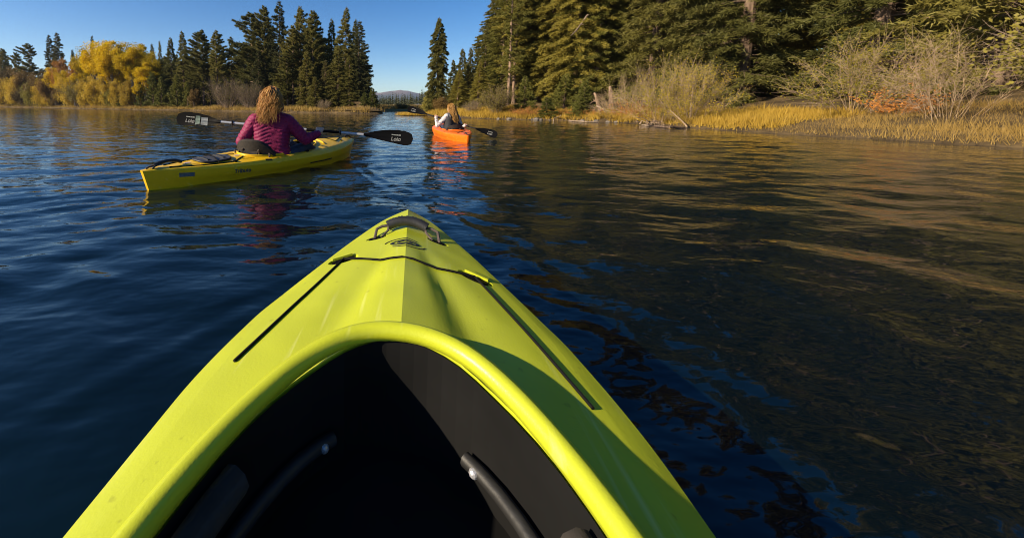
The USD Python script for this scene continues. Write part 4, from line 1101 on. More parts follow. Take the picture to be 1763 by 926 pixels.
def grab_handle(kay, parent, xc, half_y, r, rise, axis='y', fwd=0.0, label=None):
    """A rubber carrying grip on a loop of webbing between two pads."""
    t = np.linspace(-1, 1, 15)
    if axis == 'y':
        xy = np.c_[np.full(15, xc) + fwd * (1 - t ** 2), half_y * t]
    else:
        xy = np.c_[xc + half_y * t, np.zeros(15)]
    z = np.array([kay.deck_z(*q) for q in xy])
    p = np.c_[xy, np.maximum(z, z.mean()) + rise * (1 - 0.55 * t ** 2)]
    obj('grip', tube(p[2:-2], r * (1 - 0.15 * t[2:-2] ** 4), 10), M['rubber'], parent, smooth=50)
    for sgn in (0, 1):
        e = p[:4] if sgn == 0 else p[:-5:-1]
        pad = np.array([e[0, 0] - 0.055 if axis == 'y' else e[0, 0], e[0, 1]])
        q = np.vstack([e[::-1][:3], e[0] * 0.6 + 0.4 * np.array([*pad, kay.deck_z(*pad) + 0.02]), [*pad, kay.deck_z(*pad) + 0.006]])
        obj('strap', tube(q, [r * 0.5, r * 0.45, r * 0.4, r * 0.4, r * 0.4], 6), M['webbing'], parent, smooth=50)
        obj('pad_eye', slab(kay, np.array(sg.Point(*pad).buffer(1.0).exterior.coords)[:-1] * 0 + affinity.scale(sg.Point(*pad).buffer(1.0, 8), 0.030, 0.017, origin=(*pad,)).exterior.coords[:-1], 0.008), M['black_gloss'], parent)


def axis_place(stern, bow):
    d = np.array(bow[:2], float) - np.array(stern[:2], float)
    return math.degrees(math.atan2(d[1], d[0])), float(np.hypot(*d))


# --- the yellow kayak with the woman
Y_STERN, Y_BOW = np.array([-1.62, 2.86]), np.array([0.055, 5.20])
Y_ROT, Y_LEN = axis_place(Y_STERN, Y_BOW)
ST = [0, 0.03, 0.09, 0.18, 0.32, 0.48, 0.62, 0.76, 0.88, 0.96, 1.0]
yk = Kayak(Y_LEN, ST,
           [0.020, 0.052, 0.108, 0.185, 0.275, 0.325, 0.330, 0.285, 0.185, 0.080, 0.012],
           [0.150, 0.150, 0.145, 0.138, 0.135, 0.140, 0.150, 0.165, 0.185, 0.200, 0.205],
           [0.018, 0.047, 0.098, 0.168, 0.250, 0.290, 0.275, 0.225, 0.135, 0.055, 0.007],
           [0.160, 0.162, 0.164, 0.166, 0.172, 0.186, 0.205, 0.220, 0.228, 0.225, 0.218],
           [0.162, 0.168, 0.173, 0.180, 0.190, 0.212, 0.250, 0.268, 0.260, 0.242, 0.222],
           [0.02, 0.05, 0.07, 0.09, 0.10, 0.10, 0.10, 0.09, 0.07, 0.04, 0.01], 0.30, 0.35, peak=0.35)
yel = thing('yellow_kayak', 'long yellow kayak with the woman in the purple jacket in its seat', 'kayak', (Y_STERN[0], Y_STERN[1], 0.0), Y_ROT, rot=(4.0, 0, 0))
y_out = super_outline(1.43, 0.47, 0.56, 0.225)
y_hatch = super_outline(0.62, 0.15, 0.17, 0.115, p=3.0)
slots = [np.array([(0.86, s * 0.125), (0.99, s * 0.155), (0.99, s * 0.175), (0.86, s * 0.145)])[:: int(s)] for s in (1, -1)]
hull = cut(yk.solid(), well(yk, y_out, 0.045), *[well(yk, q, float(yk.hd(0.32)) - 0.006) for q in slots], well(yk, [(0.33, -0.05), (0.46, -0.085), (0.46, -0.07), (0.33, -0.035)], 0.158), well(yk, [(0.33, 0.035), (0.46, 0.07), (0.46, 0.085), (0.33, 0.05)], 0.158))
obj('hull', hull, M['yellow'], yel, smooth=18)
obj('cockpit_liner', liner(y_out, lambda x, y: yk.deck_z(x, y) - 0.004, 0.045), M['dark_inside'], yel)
rim, rim_path = coaming(yk, y_out, 0.006, 0.011)
obj('coaming', rim, M['yellow'], yel, smooth=60)
hatch = obj('hatch_cover', slab(yk, y_hatch, 0.018), M['hatch_grey'], yel, smooth=40)
hring = np.vstack([y_hatch, y_hatch[:1]])
obj('hatch_rim', tube(yk.drape(hring[:-1], 0.010), 0.010, 6, closed=True), M['rubber'], hatch, smooth=60)
for xs in (0.54, 0.70):
    obj('hatch_rib', slab(yk, [(xs - 0.012, -0.08), (xs + 0.012, -0.08), (xs + 0.012, 0.08), (xs - 0.012, 0.08)], 0.008, 0.019), M['rubber'], hatch)
for sgn in (1, -1):
    obj('bungee', cord(yk, [(0.20, sgn * 0.045), (0.34, sgn * 0.095), (0.55, sgn * 0.150), (0.74, sgn * 0.175)], 0.0045), M['cord'], yel)
    obj('bungee', cord(yk, [(0.74, sgn * 0.175), (0.92, sgn * 0.07)], 0.0045), M['cord'], yel)
    obj('bungee_hook', slab(yk, [(0.73, sgn * 0.168), (0.76, sgn * 0.168), (0.76, sgn * 0.19), (0.73, sgn * 0.19)][:: sgn], 0.014), M['black_gloss'], yel)
obj('bungee', tube(np.vstack([yk.drape([(0.60, -0.145)], 0.01), yk.drape([(0.61, -0.05), (0.62, 0.05)], 0.035), yk.drape([(0.63, 0.155)], 0.012)]), 0.005, 6), M['cord'], yel)
sh = obj('stern_handle', tube(np.array([(x, 0.0, yk.deck_z(x, 0) + z) for x, z in [(0.10, 0.022), (0.15, 0.038), (0.22, 0.044), (0.28, 0.038), (0.33, 0.018)]]), 0.014, 8), M['rubber'], yel, smooth=60)
obj('strap', tube(np.array([(0.10, 0.0, yk.deck_z(.1, 0) + 0.022), (0.06, 0.0, yk.deck_z(.06, 0) + 0.016), (0.035, 0.0, yk.deck_z(.035, 0) + 0.006)]), 0.008, 6), M['webbing'], sh, smooth=60)
for sgn in (1, -1):
    obj('strap', tube(np.array([(0.075, sgn * 0.030, yk.deck_z(.075, .03) + 0.008), (0.10, sgn * 0.018, yk.deck_z(.1, .018) + 0.02), (0.15, sgn * 0.012, yk.deck_z(.15, .012) + 0.03)]), 0.007, 6), M['rubber'], sh, smooth=60)
obj('sticker', slab(yk, super_outline(0.385, 0.030, 0.030, 0.014), 0.0015), M['sticker_lilac'], yel)
obj('sticker', slab(yk, super_outline(0.90, 0.030, 0.030, 0.018), 0.0015), M['sticker_lilac'], yel)
obj('serial_sticker', side_strip(yk, 0.245, 0.365, 0.62, 0.86, -1), M['sticker'], yel)
obj('name_print', side_text(yk, 'Tribute', 0.70, 0.60, -1, 0.034), M['print_slate'], yel)
obj('side_slot', side_strip(yk, 1.62, 2.02, 0.50, 0.60, -1), M['print_dark'], yel)
obj('side_clip', slab(yk, super_outline(1.62, 0.022, 0.022, 0.014) - [0, 0.268], 0.010), M['black_gloss'], yel)
obj('side_clip', slab(yk, [(1.03, -0.262), (1.10, -0.276), (1.10, -0.286), (1.03, -0.272)], 0.006), M['print_dark'], yel)
obj('side_clip', slab(yk, super_outline(2.44, 0.018, 0.018, 0.010) - [0, 0.115], 0.010), M['black_gloss'], yel)
obj('bow_bungee', cord(yk, [(2.62, 0.028), (2.22, 0.125)], 0.005), M['cord'], yel)
obj('bow_bungee', cord(yk, [(2.22, 0.125), (2.30, -0.13)], 0.005), M['cord'], yel)
obj('bow_bungee', cord(yk, [(2.30, -0.13), (2.62, 0.028)], 0.005), M['cord'], yel)
obj('bow_handle', tube(np.array([(x, 0.0, yk.deck_z(x, 0) + z) for x, z in [(2.66, 0.008), (2.70, 0.030), (2.75, 0.034), (2.80, 0.010)]]), 0.012, 8), M['rubber'], yel, smooth=60)
# moulded ridge before the cockpit
obj('deck_ridge', tube(yk.drape([(2.02 + 0.05 * math.cos(a), 0.16 * math.sin(a)) for a in np.linspace(-1.5, 1.5, 16)], -0.004), 0.016, 8), M['yellow'], yel, smooth=60)


def seat(kay, parent, at_x, height, width, recline=0.10, yoff=0.0, turn=0.0):
    parent, x = thing('seat', None, None, (at_x, yoff, 0), turn, parent=parent), 0.0
    """A high padded back rest and its pan."""
    pan = trimesh.creation.box([0.40, 0.36, 0.05], transform=trimesh.transformations.translation_matrix([x + 0.20, 0, 0.085]))
    obj('seat_pan', rounded(pan, 0.02), M['seat_fabric'], parent, smooth=40)
    y = np.linspace(-1, 1, 25)
    z = np.linspace(0, 1, 14)
    Y, Z = np.meshgrid(y, z)
    top = 0.10 + (height - 0.10) * (1 - 0.42 * np.abs(Y) ** 3.0)
    W = width / 2 * (1 - 0.10 * Z ** 3)
    P = np.stack([x - recline * Z + 0.13 * Y ** 2 * (1 - 0.3 * Z), W * Y, 0.10 + (top - 0.10) * Z], -1)
    th = 0.022 + 0.02 * (1 - Y ** 4) * np.sin(np.pi * np.clip(Z, 0.05, 0.98))
    A, B = P + np.stack([th, 0 * th, 0 * th], -1), P - np.stack([th, 0 * th, 0 * th], -1)
    a, b = Y.shape
    V = np.vstack([A.reshape(-1, 3), B.reshape(-1, 3)])
    i, j = np.meshgrid(np.arange(a - 1), np.arange(b - 1), indexing='ij')
    q = np.stack([i * b + j, i * b + j + 1, (i + 1) * b + j + 1, (i + 1) * b + j], -1).reshape(-1, 4)
    o = a * b
    F = [q, q[:, ::-1] + o]
    loop = np.r_[np.arange(b), np.arange(1, a) * b + b - 1, (a - 1) * b + np.arange(b - 2, -1, -1), np.arange(a - 2, 0, -1) * b]
    l2 = np.roll(loop, -1)
    F.append(np.stack([l2, loop, loop + o, l2 + o], 1))
    m = trimesh.Trimesh(V, np.vstack([np.vstack([f[:, [0, 1, 2]], f[:, [0, 2, 3]]]) for f in F]), process=False)
    if m.volume < 0:
        m.invert()
    back = obj('seat_back', m, M['seat_fabric'], parent, smooth=50)
    for sgn in (-1, 1):
        yy = sgn * width * 0.20
        obj('strap', tube(np.array([(x - recline * 0.55 - 0.045, yy, height * 0.72), (x - 0.075, yy * 1.02, 0.20), (x - 0.07, yy * 1.05, 0.12)]), 0.011, 6), M['webbing'], parent)
        obj('strap', tube(np.array([(x - 0.04, sgn * width * 0.40, height * 0.62), (x - 0.06, sgn * width * 0.44, 0.22), (x - 0.05, sgn * width * 0.42, 0.15)]), 0.008, 6), M['webbing'], parent)
    obj('back_pad', rounded(trimesh.creation.box([0.02, width * 0.36, height * 0.24], transform=trimesh.transformations.translation_matrix([x - recline * 0.4 - 0.045, 0, height * 0.56])), 0.006), M['seat_fabric'], parent, smooth=40)
    return back


def rounded(box, r):
    lo, hi = box.bounds
    c = [m3.Manifold.sphere(r, 12).translate([x, y, z]) for x in (lo[0] + r, hi[0] - r) for y in (lo[1] + r, hi[1] - r) for z in (lo[2] + r, hi[2] - r)]
    m = m3.Manifold.batch_hull(c).to_mesh()
    return trimesh.Trimesh(m.vert_properties[:, :3], m.tri_verts, process=False)


seat(yk, yel, 1.10, 0.345, 0.44, yoff=-0.03, turn=20)

# --- the orange kayak farther off
O_ROT = 90 - 3.0
O_LEN = 2.9
ok = Kayak(O_LEN, ST,
           [0.012, 0.050, 0.115, 0.205, 0.305, 0.350, 0.350, 0.300, 0.200, 0.085, 0.012],
           [0.125, 0.126, 0.130, 0.136, 0.150, 0.170, 0.180, 0.190, 0.205, 0.220, 0.228],
           [0.009, 0.040, 0.092, 0.165, 0.250, 0.290, 0.290, 0.240, 0.150, 0.060, 0.008],
           [0.138, 0.142, 0.148, 0.158, 0.172, 0.190, 0.208, 0.222, 0.235, 0.238, 0.234],
           [0.140, 0.148, 0.156, 0.168, 0.184, 0.208, 0.240, 0.262, 0.262, 0.252, 0.238],
           [0.02, 0.05, 0.07, 0.09, 0.10, 0.10, 0.10, 0.09, 0.07, 0.04, 0.01], 0.30, 0.35, peak=0.35)
O_STERN = np.array([2.27, 7.02])
ora = thing('orange_kayak', 'bright orange kayak seen from its stern with the blond paddler in it', 'kayak', (O_STERN[0], O_STERN[1], 0.0), O_ROT, rot=(-2.0, 0, 0))
o_out = super_outline(1.46, 0.50, 0.56, 0.235)
obj('hull', cut(ok.solid(80), well(ok, o_out, 0.045)), M['orange'], ora, smooth=28)
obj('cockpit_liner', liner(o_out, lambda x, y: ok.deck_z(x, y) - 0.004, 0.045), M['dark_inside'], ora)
rim, rim_path = coaming(ok, o_out, 0.006, 0.012)
obj('coaming', rim, M['orange'], ora, smooth=60)
obj('stern_handle', tube(np.array([(x, 0.0, ok.deck_z(x, 0) + z) for x, z in [(0.08, 0.006), (0.13, 0.03), (0.20, 0.03), (0.25, 0.006)]]), 0.011, 8), M['rubber'], ora, smooth=60)
for sgn in (1, -1):
    obj('bungee', cord(ok, [(0.40, sgn * 0.12), (0.85, -sgn * 0.16)], 0.005), M['cord'], ora)
    obj('side_clip', slab(ok, super_outline(0.92, 0.022, 0.022, 0.014) + [0, sgn * 0.275], 0.010), M['orange'], ora)
seat(ok, ora, 1.08, 0.30, 0.42)

# --- the lime kayak that the picture is taken from
G_TIP = at(703, 362, 0.225)[:2]
G_DIR = np.array([0.172, 0.985]); G_DIR /= np.hypot(*G_DIR)
G_LEN = 3.0
G_STERN = G_TIP - G_DIR * G_LEN
G_ROT = math.degrees(math.atan2(G_DIR[1], G_DIR[0]))
gs = np.array([0, .05, .15, .30, .50, 0.64, 0.72, 0.755, 0.82, 0.86, 0.90, 0.935, 0.96, 0.98, 1.0])


def g_flute(s, y):
    d = (1 - s) * G_LEN                                             # metres back from the bow tip
    k = np.clip((d - 0.47) / 0.25, 0, 1) * np.clip((1.15 - d) / 0.2, 0, 1)
    yc = 0.042 + 0.19 * np.clip(d - 0.47, 0, 1)
    w = 0.016 + 0.05 * np.clip(d - 0.47, 0, 1)
    q = (np.abs(y) - yc) / w
    return -k * 0.011 * np.where(q > 0, np.exp(-(q / 1.6) ** 2), np.exp(-(q / 0.8) ** 2))


gk = Kayak(G_LEN, gs,
           [.012, .07, .20, .30, .355, .355, .325, .297, .238, .200, .158, .118, .082, .048, .010],
           [.20, .20, .19, .185, .185, .185, .190, .192, .198, .202, .206, .210, .214, .216, .218],
           [.008, .05, .15, .24, .300, .312, .292, .268, .214, .180, .142, .105, .073, .042, .007],
           [.21, .21, .205, .20, .205, .205, .206, .207, .211, .214, .217, .220, .222, .224, .2245],
           [.212, .22, .23, .24, .268, .272, .271, .268, .265, .261, .257, .252, .247, .241, .2290],
           [.01, .05, .08, .10, .11, .11, .10, .10, .09, .08, .07, .055, .045, .035, .02], 0.3, 0.30, flute=g_flute, peak=1.0)
lim = thing('lime_kayak', 'bow and deck of the lime green kayak the photo is taken from', 'kayak', (G_STERN[0], G_STERN[1], 0.0), G_ROT)
g_x = lambda d: G_LEN - d
g_out = super_outline(g_x(1.62), 0.62, 0.66, 0.275, p=2.3)
pads = []
for sgn, d in ((1, 0.55), (-1, 0.605)):                            # recessed deck fittings, left one farther forward
    y = sgn * (0.178 if sgn > 0 else 0.180)
    pads.append((sgn, d, y))
rec = [well(gk, affinity.rotate(affinity.scale(sg.Point(g_x(d), y).buffer(1.0, 8), 0.026, 0.045, origin=(g_x(d), y)), 24 * sgn).exterior.coords[:-1], gk.deck_z(g_x(d), y) - 0.016) for sgn, d, y in pads]
hx = g_x(0.390)
hrec = [well(gk, affinity.rotate(affinity.scale(sg.Point(hx, s * 0.098).buffer(1.0, 8), 0.017, 0.034, origin=(hx, s * 0.098)), 14 * s).exterior.coords[:-1], gk.deck_z(hx, 0.098) - 0.010) for s in (1, -1)]
obj('hull', cut(gk.solid(200), well(gk, g_out, 0.045), *rec, *hrec), M['lime'], lim, smooth=14)
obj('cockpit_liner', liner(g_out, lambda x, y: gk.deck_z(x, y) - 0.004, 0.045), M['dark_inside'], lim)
rim, rim_path = coaming(gk, g_out, 0.020, 0.016)
obj('coaming', rim, M['lime'], lim, smooth=60)
seat(gk, lim, g_x(2.12), 0.40, 0.46)
_in = np.array(sg.Polygon(g_out).buffer(-0.022).exterior.coords)[:-1]
for sgn in (1, -1):                                                 # foot rails with their pedals, and pads under the rim
    seg = _in[(_in[:, 1] * sgn > 0.05) & (_in[:, 0] > g_x(1.55)) & (_in[:, 0] < g_x(1.02))]
    seg = seg[np.argsort(seg[:, 0])]
    rail = obj('foot_rail', tube(np.c_[seg, np.full(len(seg), 0.115)], 0.011, 8), M['rubber'], lim, smooth=50)
    for k_ in (1, len(seg) - 2):
        obj('bolt', trimesh.creation.icosphere(1, 0.008, ).apply_translation([*(seg[k_] - [0, sgn * 0.010]), 0.115]), M['shaft'], rail)
    pad_ = _in[(_in[:, 1] * sgn > 0.05) & (_in[:, 0] > g_x(1.50)) & (_in[:, 0] < g_x(1.18))]
    pad_ = pad_[np.argsort(pad_[:, 0])]
    obj('thigh_pad', tube(np.array([[x, y - sgn * 0.006, gk.deck_z(x, y) - 0.030] for x, y in pad_]), 0.020, 8), M['seat_fabric'], lim, smooth=60)
# carrying handle across the bow
t = np.linspace(-1, 1, 21)
hz = np.array([gk.deck_z(hx + 0.055 + 0.0 * a, 0.092 * a) for a in t])
hp = np.c_[hx + 0.060 - 0.022 * t ** 2, 0.092 * t, 0.279 - 0.034 * t ** 2]
grip = obj('bow_handle', tube(hp[3:-3], 0.0165, 12), M['rubber'], lim, smooth=50)
for k in range(9):
    a = 3 + int(round((k + 0.5) * 14 / 9))
    obj('ridge', tube(hp[a] + np.array([[0.011, -0.0035, 0.010], [0.011, 0.0035, 0.010]]), 0.0055, 8), M['rubber'], grip, smooth=50)
for s, e in ((1, hp[-4]), (-1, hp[3])):
    pad = np.array([hx, s * 0.104, gk.deck_z(hx, 0.104) - 0.002])
    pin = np.array([hx + 0.004, s * 0.082, gk.deck_z(hx, 0.082) - 0.002])
    obj('strap', tube(np.array([e, e + [-0.004, s * 0.018, -0.002], (e + pad) / 2 + [0.012, s * 0.016, 0.006], pad]), 0.0048, 6), M['webbing'], grip, smooth=50)
    obj('strap', tube(np.array([e + [-0.004, -s * 0.004, 0], e + [-0.020, -s * 0.002, -0.010], pin]), 0.0042, 6), M['webbing'], grip, smooth=50)
    obj('pad_eye', slab(gk, affinity.scale(sg.Point(hx, s * 0.098).buffer(1.0, 8), 0.010, 0.026, origin=(hx, s * 0.098)), 0.009, -0.009), M['black_gloss'], grip)
# deck bungee through the recessed fittings
fit = []
for sgn, d, y in pads:
    p = np.array([g_x(d), y])
    f = obj('deck_fitting', slab(gk, affinity.rotate(affinity.scale(sg.Point(*p).buffer(1.0, 6), 0.013, 0.034, origin=(*p,)), 24 * sgn), 0.012, -0.012), M['black_gloss'], lim)
    obj('fitting_lip', slab(gk, affinity.rotate(sg.box(p[0] + 0.010, p[1] - 0.030, p[0] + 0.022, p[1] + 0.030), 24 * sgn, origin=(*p,)), 0.007, 0.0005), M['lime'], f)
    fit.append(p)
p0, p1 = fit
mid = [(g_x(0.578), 0.115), (g_x(0.612), 0.0), (g_x(0.614), -0.10)]
obj('deck_bungee', cord(gk, [tuple(p0), *mid, tuple(p1)], 0.0030, 0.001), M['cord'], lim)
obj('deck_bungee', cord(gk, [tuple(p0), (g_x(0.72), 0.218), (g_x(1.00), 0.290)], 0.0028, 0.0005), M['cord'], lim)
obj('deck_bungee', cord(gk, [tuple(p1), (g_x(0.73), -0.218), (g_x(1.00), -0.290)], 0.0028, 0.0005), M['cord'], lim)


def eye_logo():
    """Black eye shaped emblem: almond outlines one inside the other, a loose arc above and below."""
    def almond(a, b, skew=0.0):
        t = np.linspace(0, np.pi, 24)
        up = np.c_[a * np.cos(t), b * np.sin(t) ** 1.3]
        dn = np.c_[-a * np.cos(t), -b * np.sin(t) ** 1.3]
        p = np.vstack([up, dn[1:-1]])
        return sg.Polygon(np.c_[p[:, 0], p[:, 1] + skew * p[:, 0]])
    parts = [almond(0.044, 0.021).difference(almond(0.034, 0.0145)), almond(0.024, 0.0095).difference(almond(0.018, 0.0055))]
    t = np.linspace(0.25, 0.95, 16) * np.pi
    arc = sg.LineString(np.c_[0.054 * np.cos(t) - 0.006, 0.035 * np.sin(t)]).buffer(0.0016)
    parts += [arc, affinity.rotate(arc, 180, origin=(0, 0))]
    out = []
    for p in parts:
        out += list(getattr(p, 'geoms', [p]))
    return out


for g in eye_logo():                                                # local x right, y ahead -> kayak frame
    poly = affinity.translate(affinity.affine_transform(affinity.rotate(g, -4, origin=(0, 0)), [0, 1.0, -1.0, 0, 0, 0]), g_x(0.485), 0.004)
    m = trimesh.creation.extrude_polygon(poly, 0.0012, engine='earcut').subdivide_to_size(0.008)
    v = np.array(m.vertices)
    v[:, 2] += [gk.deck_z(x, y) + 0.0006 for x, y in v[:, :2]]
    m.vertices = v
    obj('emblem_line', m, M['print_dark'], lim)

# ------------------------------------------------------------------ paddles
def paddle(name, label, A, B, face_dir, blade_len, blade_w, shaft_mat, words, sticker=True, bands=True, drop=-1):
    """A double paddle from blade tip A to blade tip B. face_dir is the way its printed faces look."""
    A, B = np.array(A, float), np.array(B, float)
    X = unit(B - A)
    Ln = float(np.linalg.norm(B - A))
    N = unit(np.array(face_dir, float) - X * (np.array(face_dir, float) @ X))
    U = np.cross(N, X)                                              # up along the blade's width
    if U[2] < 0:
        U = -U
    th = thing(name, label, 'paddle', (A + B) / 2)
    Q = lambda x, u, n: X * (x - Ln / 2) + U * u + N * n
    tube_pts = np.array([Q(x, 0, 0) for x in np.linspace(blade_len * 0.985, Ln - blade_len * 0.985, 9)])
    obj('shaft', tube(tube_pts, 0.0145, 12), M[shaft_mat], th, smooth=60)
    c = Ln / 2
    obj('centre_grip', tube(np.array([Q(x, 0, 0) for x in np.linspace(c + 0.18, Ln - blade_len - 0.26, 5)]), 0.0155, 12), M['black_gloss'], th, smooth=60)
    for x in (blade_len + 0.14, Ln - blade_len - 0.26):
        obj('drip_ring', tube(np.array([Q(x - 0.012, 0, 0), Q(x, 0, 0), Q(x + 0.012, 0, 0)]), [0.018, 0.031, 0.018], 14), M['rubber'], th, smooth=50)
    # blade: outline from throat (0) to tip (1), asymmetric
    t = np.linspace(0, 1, 34)
    up = np.interp(t, [0, .06, .16, .3, .5, .68, .82, .92, .97, 1], [.17, .24, .46, .72, .93, 1.0, .96, .80, .58, .08])
    lo = np.interp(t, [0, .06, .16, .3, .5, .68, .82, .92, .97, 1], [.17, .21, .32, .48, .66, .82, .94, .90, .70, .08])
    for end in (0, 1):
        rows_f, rows_b = [], []
        v = np.linspace(-1, 1, 15)
        for i, tt in enumerate(t):
            x = blade_len * (1 - tt) if end == 0 else Ln - blade_len * (1 - tt)
            a, b = (up[i], lo[i]) if end == 1 else (up[i], lo[i])
            w = np.where(v > 0, a, b) * v * blade_w / 2
            spoon = -0.020 * np.sin(np.pi * tt) + 0.012 * v ** 2 * (1 - abs(2 * tt - 1))
            rib = 0.013 * np.exp(-(w / 0.014) ** 2) * np.clip(1.15 - tt * 1.25, 0, 1)
            thick = 0.0022 + 0.013 * np.exp(-(w / 0.016) ** 2) * np.clip(1 - tt * 6, 0, 1)
            rows_f.append([Q(x, w[k], spoon[k] + rib[k] * 0.4 + thick[k]) for k in range(15)])
            rows_b.append([Q(x, w[k], spoon[k] - rib[k] * 0.3 - thick[k]) for k in range(15)])
        Af, Ab = np.array(rows_f), np.array(rows_b)
        a, b = Af.shape[:2]
        V = np.vstack([Af.reshape(-1, 3), Ab.reshape(-1, 3)])
        i, j = np.meshgrid(np.arange(a - 1), np.arange(b - 1), indexing='ij')
        q = np.stack([i * b + j, i * b + j + 1, (i + 1) * b + j + 1, (i + 1) * b + j], -1).reshape(-1, 4)
        o = a * b
        loop = np.r_[np.arange(b), np.arange(1, a) * b + b - 1, (a - 1) * b + np.arange(b - 2, -1, -1), np.arange(a - 2, 0, -1) * b]
        l2 = np.roll(loop, -1)
        Fq = np.vstack([q, q[:, ::-1] + o, np.stack([l2, loop, loop + o, l2 + o], 1)])
        m = trimesh.Trimesh(V, np.vstack([Fq[:, [0, 1, 2]], Fq[:, [0, 2, 3]]]), process=False)
        if m.volume < 0:
            m.invert()
        bl = obj('blade', m, M['black_gloss'], th, smooth=45)

        def on_blade(mesh, xc, uc, upright, matl, pname):
            """Lays flat print (its x along the reading direction) on the printed face."""
            v_ = np.array(mesh.vertices)
            rd = upright                                              # +1: reads along X
            out = []
            for px_, py_, pz_ in v_:
                x = xc + rd * px_
                u = uc + rd * py_ * (1 if upright > 0 else 1)
                tt = np.clip((blade_len - x) / blade_len if end == 0 else (x - Ln + blade_len) / blade_len, 0, 1)
                wv = u / (blade_w / 2)
                spoon = -0.020 * math.sin(math.pi * tt) + 0.012 * min(1, (wv / np.interp(tt, t, up)) ** 2) * (1 - abs(2 * tt - 1))
                rib = 0.013 * math.exp(-(u / 0.014) ** 2) * np.clip(1.15 - tt * 1.25, 0, 1)
                out.append(Q(x, u, spoon + 0.4 * rib + 0.0050 + pz_))
            mesh.vertices = np.array(out)
            obj(pname, mesh, matl, bl)

        if words:
            small, big = words
            xc = blade_len * 0.30 if end == 0 else Ln - blade_len * 0.34
            sign = 1
            m1 = text_mesh(big, 0.038, 0.0012, bold=True)
            m1.apply_transform(np.array([[1, 0.18, 0, 0], [0, 1, 0, 0], [0, 0, 1, 0], [0, 0, 0, 1.0]]))
            m1.apply_translation([-m1.bounds[:, 0].mean(), -0.040, 0])
            m2 = cat_meshes([trimesh.creation.extrude_polygon(sg.box(a_, 0.0, b_, 0.011), 0.0012, engine='earcut') for a_, b_ in ((0, 0.046), (0.050, 0.068), (0.072, 0.100))])   # a line too small to read
            m2.apply_translation([-m2.bounds[:, 0].mean(), 0.018, 0])
            on_blade(m1.subdivide_to_size(0.02), xc, 0.004, sign, M['print_white'], 'brand_word')
            on_blade(m2.subdivide_to_size(0.02), xc, 0.004, sign, M['print_white'], 'brand_line')
        if sticker and end == 0:
            for k, (xa, xb, ua, ub, mt) in enumerate([(0.42, 0.52, -0.052, 0.052, 'print_green'), (0.545, 0.70, -0.050, 0.040, 'sticker')]):
                bx_ = trimesh.creation.extrude_polygon(sg.box(-(xb - xa) / 2 * blade_len, ua, (xb - xa) / 2 * blade_len, ub), 0.001, engine='earcut').subdivide_to_size(0.02)
                on_blade(bx_, blade_len * (xa + xb) / 2, -0.004, 1, M[mt], 'blade_sticker')
    return Q, Ln, X


WA, WB = at_y(304, 203.5, 4.30), at_y(711, 239.5, 4.00)
WQ, WL, WX = paddle('kayak_paddle', 'black bladed paddle with pale shaft held by the woman in purple', WA, WB, -(WA + WB) / 2 + CAM + np.array([0, 0, 0.25]), 0.535, 0.165, 'shaft', (True, 'Lolo'))
on_w = lambda x: WA + (WB - WA) * ((x - WA[0]) / (WB[0] - WA[0]))
OA, OB = at_y(702, 187.0, 8.75), at_y(856.5, 233.0, 8.05)
OQ, OL, OX = paddle('kayak_paddle', 'black bladed paddle held slanting by the orange kayak paddler', OA, OB, -(OA + OB) / 2 + CAM + np.array([0, -2, 3.0]), 0.47, 0.175, 'rubber', (True, 'Lolo'), sticker=False)
on_o = lambda x: OA + (OB - OA) * ((x - OA[0]) / (OB[0] - OA[0]))
# ------------------------------------------------------------------ people
def hull2(p, q, rp, rq, n=20):
    a = m3.Manifold.sphere(rp, n).translate(list(map(float, p)))
    b = m3.Manifold.sphere(rq, n).translate(list(map(float, q)))
    return m3.Manifold.batch_hull([a, b])


def hulls(balls, n=20):
    return m3.Manifold.batch_hull([m3.Manifold.sphere(r, n).translate(list(map(float, p))) for p, r in balls])


def ell(c, r, n=28):
    return m3.Manifold.sphere(1.0, n).scale(list(map(float, r))).translate(list(map(float, c)))


def melt(parts, edge, rounds=8, lamb=0.5):
    m = m3.Manifold.batch_boolean(parts, m3.OpType.Add).refine_to_length(edge).to_mesh()
    t = trimesh.Trimesh(m.vert_properties[:, :3], m.tri_verts, process=True)
    trimesh.smoothing.filter_taubin(t, lamb=lamb, nu=lamb + 0.03, iterations=rounds)
    return t


def frame(p, fwd, up=(0, 0, 1)):
    f = unit(np.array(fwd, float))
    r = unit(np.cross(f, np.array(up, float)))
    u = np.cross(r, f)
    return lambda x, y, z: np.array(p, float) + r * x + f * y + u * z   # right, ahead, up


